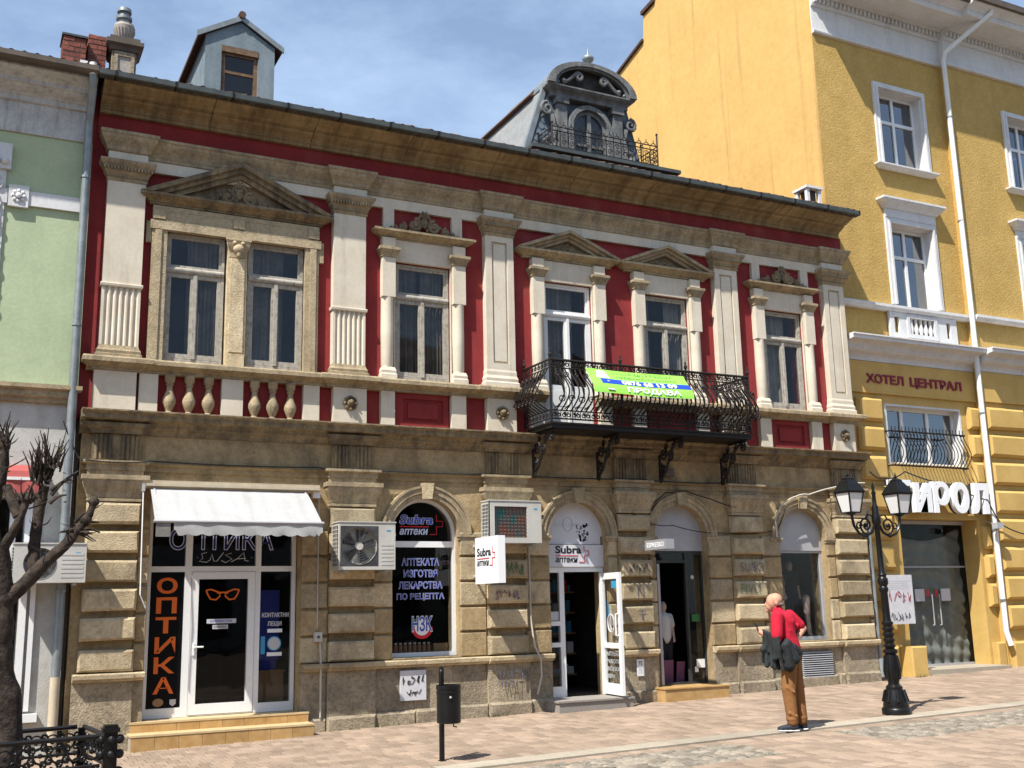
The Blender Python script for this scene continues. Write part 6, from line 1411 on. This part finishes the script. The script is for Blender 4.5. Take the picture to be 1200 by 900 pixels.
panel((-1.5, -5.0, 0), (.66, -5.0, 0)); panel((-1.5, -4.0, 0), (.56, -4.0, 0)); panel((.70, -4.92, 0), (.62, -4.02, 0))
for x, y, big in ((.735, -5.0, 1), (.60, -4.0, 0)):
    m = MB(); z = gz(x); a = .055 if big else .03
    m.box(x-a, x+a, y-a, y+a, z, z+(.80 if big else .70))
    if big:
        m.box(x-.07, x+.07, y-.07, y+.07, z+.74, z+.775)
        for zz in (.68, .56, .42, .28): m.ball((x+.075, y-.03, z+zz), .04, 8, 6); m.ball((x-.075, y-.03, z+zz), .035, 8, 6); m.ball((x, y-.075, z+zz), .035, 8, 6)
    m.build('post', 'black_paint', FN)
# ------------------------------------------------------------------ the man in the red shirt
fw = Vector((Fv.x, Fv.y, 0)).normalized(); B = Vector((8.72, -4.36, gz(8.72)+.012))
def p(l, f_, z): q = B+Rv*l+fw*f_; return (q.x, q.y, B.z+z)
# lower body and arms
lsh, rsh = p(-.115, -.14, 1.375), p(.105, .14, 1.375)
lel, lwr = p(-.15, -.20, 1.09), p(-.27, -.04, 1.16)
rel, rwr = p(.275, .17, 1.215), p(.15, .03, 1.085)
head = p(-0.110, .05, 1.55)
body = [(p(.05, 0, .93), .12, p(-.0, 0, 1.12), .12), (p(.0, 0, 1.12), .12, p(-.02, 0, 1.29), .115), (p(-.05, -.06, 1.345), .065, p(.04, .06, 1.345), .065),
        (p(-.045, .01, 1.40), .062, p(-0.080, .04, 1.50), .056), (head, (.085, .085, .105)), (p(-0.140, .06, 1.50), (.06, .06, .07)), (p(-0.080, .03, 1.575), (.085, .085, .085)),
        (p(-0.200, .085, 1.515), .014, p(-0.187, .08, 1.545), .010), (p(-0.085, -.045, 1.535), (.025, .014, .034)), (p(-0.190, .08, 1.475), (.016, .02, .008)), (p(-0.180, .045, 1.548), (.012, .012, .010)), (p(-0.160, .11, 1.548), (.012, .012, .010)), (p(-0.173, .08, 1.447), (.03, .03, .025)),
        (lsh, .05, lel, .046), (lel, .043, lwr, .030), (rsh, .05, rel, .046), (rel, .043, rwr, .030),
        (p(.02, -.065, .88), .095, p(-.02, -.085, .48), .062), (p(-.02, -.085, .48), .058, p(.005, -.075, .09), .038), (p(.09, .065, .88), .095, p(.12, .06, .49), .062), (p(.12, .06, .49), .058, p(.15, .06, .09), .038),
        (p(.005, -.075, .06), .035, p(-.12, -.06, .03), .028), (p(.15, .06, .06), .035, p(.03, .08, .03), .028)]
def hand(w, d, side, curl):
    w = Vector(w); d = Vector(d).normalized(); n_ = Vector(side).normalized(); o = d.cross(n_)
    body.append((tuple(w), .026, tuple(w+d*.055), .030)); k = w+d*.07
    for i, (off, ln) in enumerate(((-.030, .062), (-.010, .072), (.010, .068), (.029, .052))):
        a = k+n_*off; b = a+d*ln*.55+o*curl*.012; c_ = b+d*ln*.35+o*curl*.03
        body.append((tuple(a), .0095, tuple(b), .0085)); body.append((tuple(b), .0085, tuple(c_), .007))
    t0 = w+d*.02-n_*.03; t1 = t0-n_*.03+d*.03; body.append((tuple(t0), .012, tuple(t1), .009)); body.append((tuple(t1), .009, tuple(t1+d*.028), .008))
up3 = Vector((0, 0, 1))
hand(lwr, Vector(p(-.34, .02, 1.22))-Vector(lwr), up3, 1); hand(rwr, Vector(p(.07, -.02, 1.03))-Vector(rwr), Rv*.3+up3*.4-fw*.3, -1)
MAN = tag(blob('person', body, 'skin', None, .0075, 2), 'person in red polo shirt and brown trousers looking down, hand on hip', 'person')
hairs = [(p(-.08, .0, 1.535), (.055, .075, .05)), (p(-.075, .04, 1.52), (.05, .06, .05))]
blob('hair', [(p(-0.043, .005, 1.520), (.052, .078, .028)), (p(-0.040, .06, 1.520), (.05, .05, .028))], 'hair', MAN, .008)
shirt = [(p(.05, 0, .965), .142, p(.0, 0, 1.12), .140), (p(.0, 0, 1.12), .142, p(-.015, 0, 1.31), .138), (p(-.085, -.10, 1.345), .080, p(.075, .10, 1.345), .080), (p(.015, .0, 1.30), (.13, .13, .10)), (lsh, .080, tuple(Vector(lsh).lerp(Vector(lel), .78)), .074), (rsh, .080, tuple(Vector(rsh).lerp(Vector(rel), .72)), .072), (p(-.055, .01, 1.425), .070, p(-.07, .02, 1.445), .068), (p(.055, 0, .95), (.148, .14, .09))]
shirt += [(p(.09, -.06, 1.05), .035, p(.03, -.125, 1.20), .02), (p(.12, -.03, 1.02), .03, p(.10, -.07, 1.15), .02), (p(.17, .06, 1.25), .03, p(.08, .0, 1.20), .02)]
blob('shirt', shirt, 'shirt', MAN, .010, 3)
tr_ = [(p(.05, 0, .93), (.145, .13, .12)), (p(.02, -.065, .86), .10, p(-.02, -.085, .50), .088), (p(-.02, -.085, .50), .086, p(.005, -.075, .12), .070), (p(.09, .065, .86), .10, p(.12, .06, .50), .088), (p(.12, .06, .50), .086, p(.15, .06, .12), .070), (p(.0, -.075, .15), (.078, .078, .035)), (p(.147, .06, .15), (.078, .078, .035))]
tr_ += [(p(.03, -.15, .80), .022, p(-.05, -.165, .70), .014), (p(-.05, -.155, .52), .02, p(.03, -.165, .47), .014), (p(-.04, -.14, .22), .018, p(.05, -.14, .18), .013), (p(.19, .02, .52), .02, p(.12, -.02, .47), .014), (p(.12, -.06, .86), .03, p(.13, -.03, .74), .02)]
blob('trousers', tr_, 'trousers', MAN, .010, 2)
MB().lathe([(.143, 0), (.147, .0), (.147, .035), (.143, .035)], p(.052, 0, .925), 24, 'z', 1, .95).build('belt', 'shoe', MAN, True)
for (a, b) in (((.03, -.078), (-.15, -.05)), ((.17, .06), (.0, .09))):
    blob('shoe', [(p(a[0], a[1], .055), .046, p((a[0]+b[0])/2, (a[1]+b[1])/2, .045), .045), (p((a[0]+b[0])/2, (a[1]+b[1])/2, .045), .043, p(b[0], b[1], .033), .034)], 'shoe', MAN, .009)
    blob('sole', [(p(a[0]+.01, a[1], .012), (.05, .048, .016)), (p(a[0]-.05, (a[1]*.7+b[1]*.3), .012), (.06, .046, .016)), (p(b[0]+.02, b[1], .012), (.055, .042, .016)), (p(b[0]+.07, (b[1]*.6+a[1]*.4), .012), (.05, .044, .016))], 'shoe_sole', MAN, .008)
# jacket draped over the forearm, phone
rj = random.Random(2); jk = []
for i in range(9):
    t = i/8; a = Vector(lel).lerp(Vector(lwr), t*1.0)+Vector((0, 0, .035))
    for off in (-.05, .05):
        o = fw*off; e = a+o*.9+Rv*rj.uniform(-.05, .05)+Vector((0, 0, -rj.uniform(.18, .40)))
        jk.append((tuple(a+o*.8), .024, tuple(e), rj.uniform(.016, .034)))
jk += [(p(-.02, -.17, 1.05), .06, p(.06, -.16, .86), .07), (p(-.05, -.2, 1.02), .06, p(-.02, -.2, .78), .07), (p(-.2, -.12, 1.1), .05, p(-.30, -.10, .98), .045), (p(.06, -.16, 1.0), .05, p(.12, -.12, .94), .055)]
tag(blob('jacket', jk, 'jacket', None, .009, 1), 'dark crumpled jacket draped over the person\'s forearm', 'jacket')
q = MB(); a = Vector(p(-.335, .0, 1.24)); q.box(-.036, .036, -.004, .004, -.07, .07); q.move(lambda x, y, z: tuple(a+Rv*(x*.5)+fw*(x*.8+y)+Vector((0, 0, z*.8))+Rv*(-z*.5)))
tag(q.build('phone', 'shoe'), 'dark phone in the raised hand of the person in red', 'phone')
# ------------------------------------------------------------------ cables, conduits, graffiti and notices
def cable(pts, r, mt, label, sag=0):
    Q = []
    for a, b in zip(pts, pts[1:]):
        for k in range(8): t = k/8; Q.append((a[0]+(b[0]-a[0])*t, a[1]+(b[1]-a[1])*t, a[2]+(b[2]-a[2])*t-sag*4*t*(1-t)))
    Q.append(pts[-1]); tag(MB().tube(Q, r, 5).build('cable', mt), label, 'cable')
cable([(1.66, -.04, 3.725), (4.0, -.04, 3.725), (4.5, -.10, 3.72), (6.9, -.04, 3.722), (9.4, -.10, 3.725), (11.2, -.04, 3.722)], .010, 'cable', 'black cable lying along the stone ledge above the shop arches', .02)
cable([(8.95, -.09, 3.50), (9.5, -.09, 3.05), (10.2, .02, 2.98), (11.2, -.02, 2.86), (12.4, -.02, 2.92), (12.6, -.03, 3.3)], .008, 'cable', 'thin black cable crossing the clothes shop arch', .04)
cable([(12.35, -.07, 2.8), (12.33, -.07, 3.1), (12.48, -.09, 3.36), (12.8, -.11, 3.52), (13.1, -.12, 3.56), (13.9, -.18, 3.74), (14.4, -.2, 3.80)], .014, 'cable_pale', 'pale loose cable curling over the right window arch', -.02)
cable([(9.62, -.07, 3.0), (9.68, -.08, 3.30), (10.0, -.09, 3.52), (10.4, -.10, 3.56), (10.9, -.09, 3.44), (11.4, -.12, 3.30), (11.9, -.12, 3.5)], .011, 'cable', 'black cable bundle following the clothes shop arch', .01)
cable([(.55, -.12, 4.2), (.75, -.1, 3.75), (.86, -.14, 3.70), (1.7, -.14, 3.715)], .009, 'cable', 'black cable running from the drainpipe to the corner capital', .03)
cable([(14.5, -.25, 4.02), (15.2, .1, 3.95), (15.9, .22, 4.12), (17.2, .2, 3.9), (18.0, .1, 3.6), (18.35, .1, 3.1), (19.3, .1, 2.9)], .014, 'cable', 'sagging black cable crossing the hotel front under the window railing', .05)
CD = root('conduit', (4.03, -.03, .2), 'pale vertical conduit with socket box beside the optician shop front', 'conduit')
MB().tube([(4.03, -.02, 3.30), (4.03, -.02, 1.45)], .010, 5).build('pipe', 'cable_pale', CD); MB().tube([(4.07, -.03, 1.28), (4.07, -.09, .95), (4.07, -.09, .25)], .014, 6).build('lower_pipe', 'cable_pale', CD)
MB().box(3.98, 4.09, -.07, -.003, 1.27, 1.40).build('socket_box', 'ac_white', CD); MB().lathe([(.02, 0), (.02, -.008)], (4.035, -.0705, 1.335), 10, 'y').build('socket', 'ac_dark', CD); MB().box(3.92, 4.02, -.11, -.163 + .16, 3.28, 3.36).build('lamp_box', 'sign_white', CD)
tag(MB().tube([(7.40, -.05, 2.6), (7.41, -.05, 1.5), (7.44, -.09, 1.1), (7.52, -.14, .9), (7.53, -.13, .65), (7.47, -.10, .38)], .014, 6).build('conduit', 'cable_pale'), 'pale bent conduit on the plinth left of the pharmacy door', 'conduit')
tag(MB().tube([(14.56, -.05, 3.4), (14.56, -.05, .30)], .03, 8).tube([(14.53, -.10, .62), (14.50, -.16, .30)], .05, 8).build('conduit', 'zinc'), 'grey pipe in the corner between the town house and the hotel', 'pipe')
GB = root('grey_board', (5.45, -.05, .42), 'grey board with black graffiti leaning on the plinth under the pharmacy window', 'board')
MB().box(5.26, 5.66, -.062, -.025, .40, .82).build('board', 'poster', GB); scr('scrawl', 8, 5.29, 5.63, .62, .76, -.064, 5, .006, 'txt_black', GB); scr('scrawl', 9, 5.34, 5.60, .45, .56, -.064, 3, .006, 'txt_black', GB)
def graf(body, x, z, y, w_, h_, mt='graffiti', b=-.01): text('graffiti', body, mt, TH, x, z, y, w_, h_, b, 0)
graf('WAT', 6.82, .50, -.128, .34, .26); graf('N', 9.34, 1.80, -.128, .12, .16); graf('T', 9.34, 1.43, -.128, .14, .16); graf('SUBO', 11.46, 2.20, -.128, .50, .15); graf('FIVU', 11.44, 1.83, -.128, .42, .16, 'graffiti_green')
scr('graffiti', 21, 6.74, 7.28, 2.14, 2.36, -.128, 9, .009, 'graffiti_green', TH); scr('graffiti', 22, 6.76, 7.2, 1.80, 1.95, -.128, 6, .007, 'graffiti_violet', TH); scr('graffiti', 23, 9.2, 9.56, 2.2, 2.34, -.128, 6, .007, 'graffiti', TH); scr('graffiti', 24, 7.16, 7.34, .56, .80, -.128, 3, .008, 'graffiti', TH)
tag(MB().box(10.02, 10.24, -.035, .034, 3.80, 3.94).build('number_plate', 'gutter_brown'), 'small dark house number plate between the balcony brackets', 'plate')
NT = tag(MB().box(9.28, 9.42, -.0955, -.0905, .56, .82).build('paper_notice', 'sign_white'), 'small white paper notice on the plinth beside the open pharmacy door', 'notice')
text('notice_word', 'ТЕ', 'txt_black', NT, 9.31, .735, -.0965, .08, .055, .03); text('notice_word', 'ЛЕ', 'txt_lightgrey', NT, 9.31, .60, -.0965, .08, .08, .02)
rg = random.Random(9); gr = MB()
for cx_, cy_, n_ in ((6.75, -.16, 60), (15.5, -.1, 50), (5.2, -.12, 18), (4.9, -.12, 14)):
    for i in range(n_):
        x, y = cx_+rg.gauss(0, .10), cy_-abs(rg.gauss(0, .015)); h = rg.uniform(.03, .10); a = rg.uniform(-.04, .04); z = gz(x)
        gr.add([(x-.004, y, z), (x+.004, y, z), (x+a, y-rg.uniform(0, .04), z+h)], [(0, 1, 2)])
tag(gr.build('weeds', 'grass'), 'small green weeds growing at the foot of the walls', 'weeds', kind='stuff')

# ------------------------------------------------------------------ added unseen houses across the street: they block low sky and darken glass reflections
mat('house_a', (.36, .31, .24), (.30, .26, .20), nscale=1.5); mat('house_b', (.30, .22, .17), (.25, .19, .15), nscale=1.5); mat('house_c', (.38, .37, .33), (.32, .31, .28), nscale=1.5)
for i, (xa, xb, h, k, lb) in enumerate(((-26, -12.2, 10.5, 'house_b', 'unseen brown plastered house added across the street, with ten small windows'), (-12, 1.8, 12.5, 'house_a', 'unseen tall beige house added across the street, facing the red town house'), (2, 15.8, 11, 'house_c', 'unseen grey plastered house added across the street, facing the hotel'), (16, 32, 13, 'house_a', 'unseen wide beige house added across the street, beyond the hotel'))):
    R = root('added_opposite_house', ((xa+xb)/2, -36, gz(xa)), lb, 'building')
    n = 5; st = (xb-xa)/n; holes = [(xa+st*(j+.5)-.6, xa+st*(j+.5)+.6, z, z+1.8) for j in range(n) for z in (4.6, 8.0)]+[(xa+st*(j+.5)-1.0, xa+st*(j+.5)+1.0, .6, 3.2) for j in range(n)]
    m = MB(); rect_wall(m, xa, xb, gz(xa)-.3, h, -32.4, -32.0, holes); m.build('front_wall', k, R)
    m = MB(); m.box(xa, xb, -42, -41.6, gz(xa)-.3, h); m.build('rear_wall', k, R); m = MB(); m.prism_x([(-31.6, h+.02), (-31.6, h+.2), (-37, h+2.6), (-42.2, h+.2), (-42.2, h+.02)], xa-.05, xb+.05); m.build('roof', 'tile_roof', R)
    for q in holes: MB().box(q[0], q[1], -32.3, -32.28, q[2], q[3]).build('window', 'dark_frame', R)
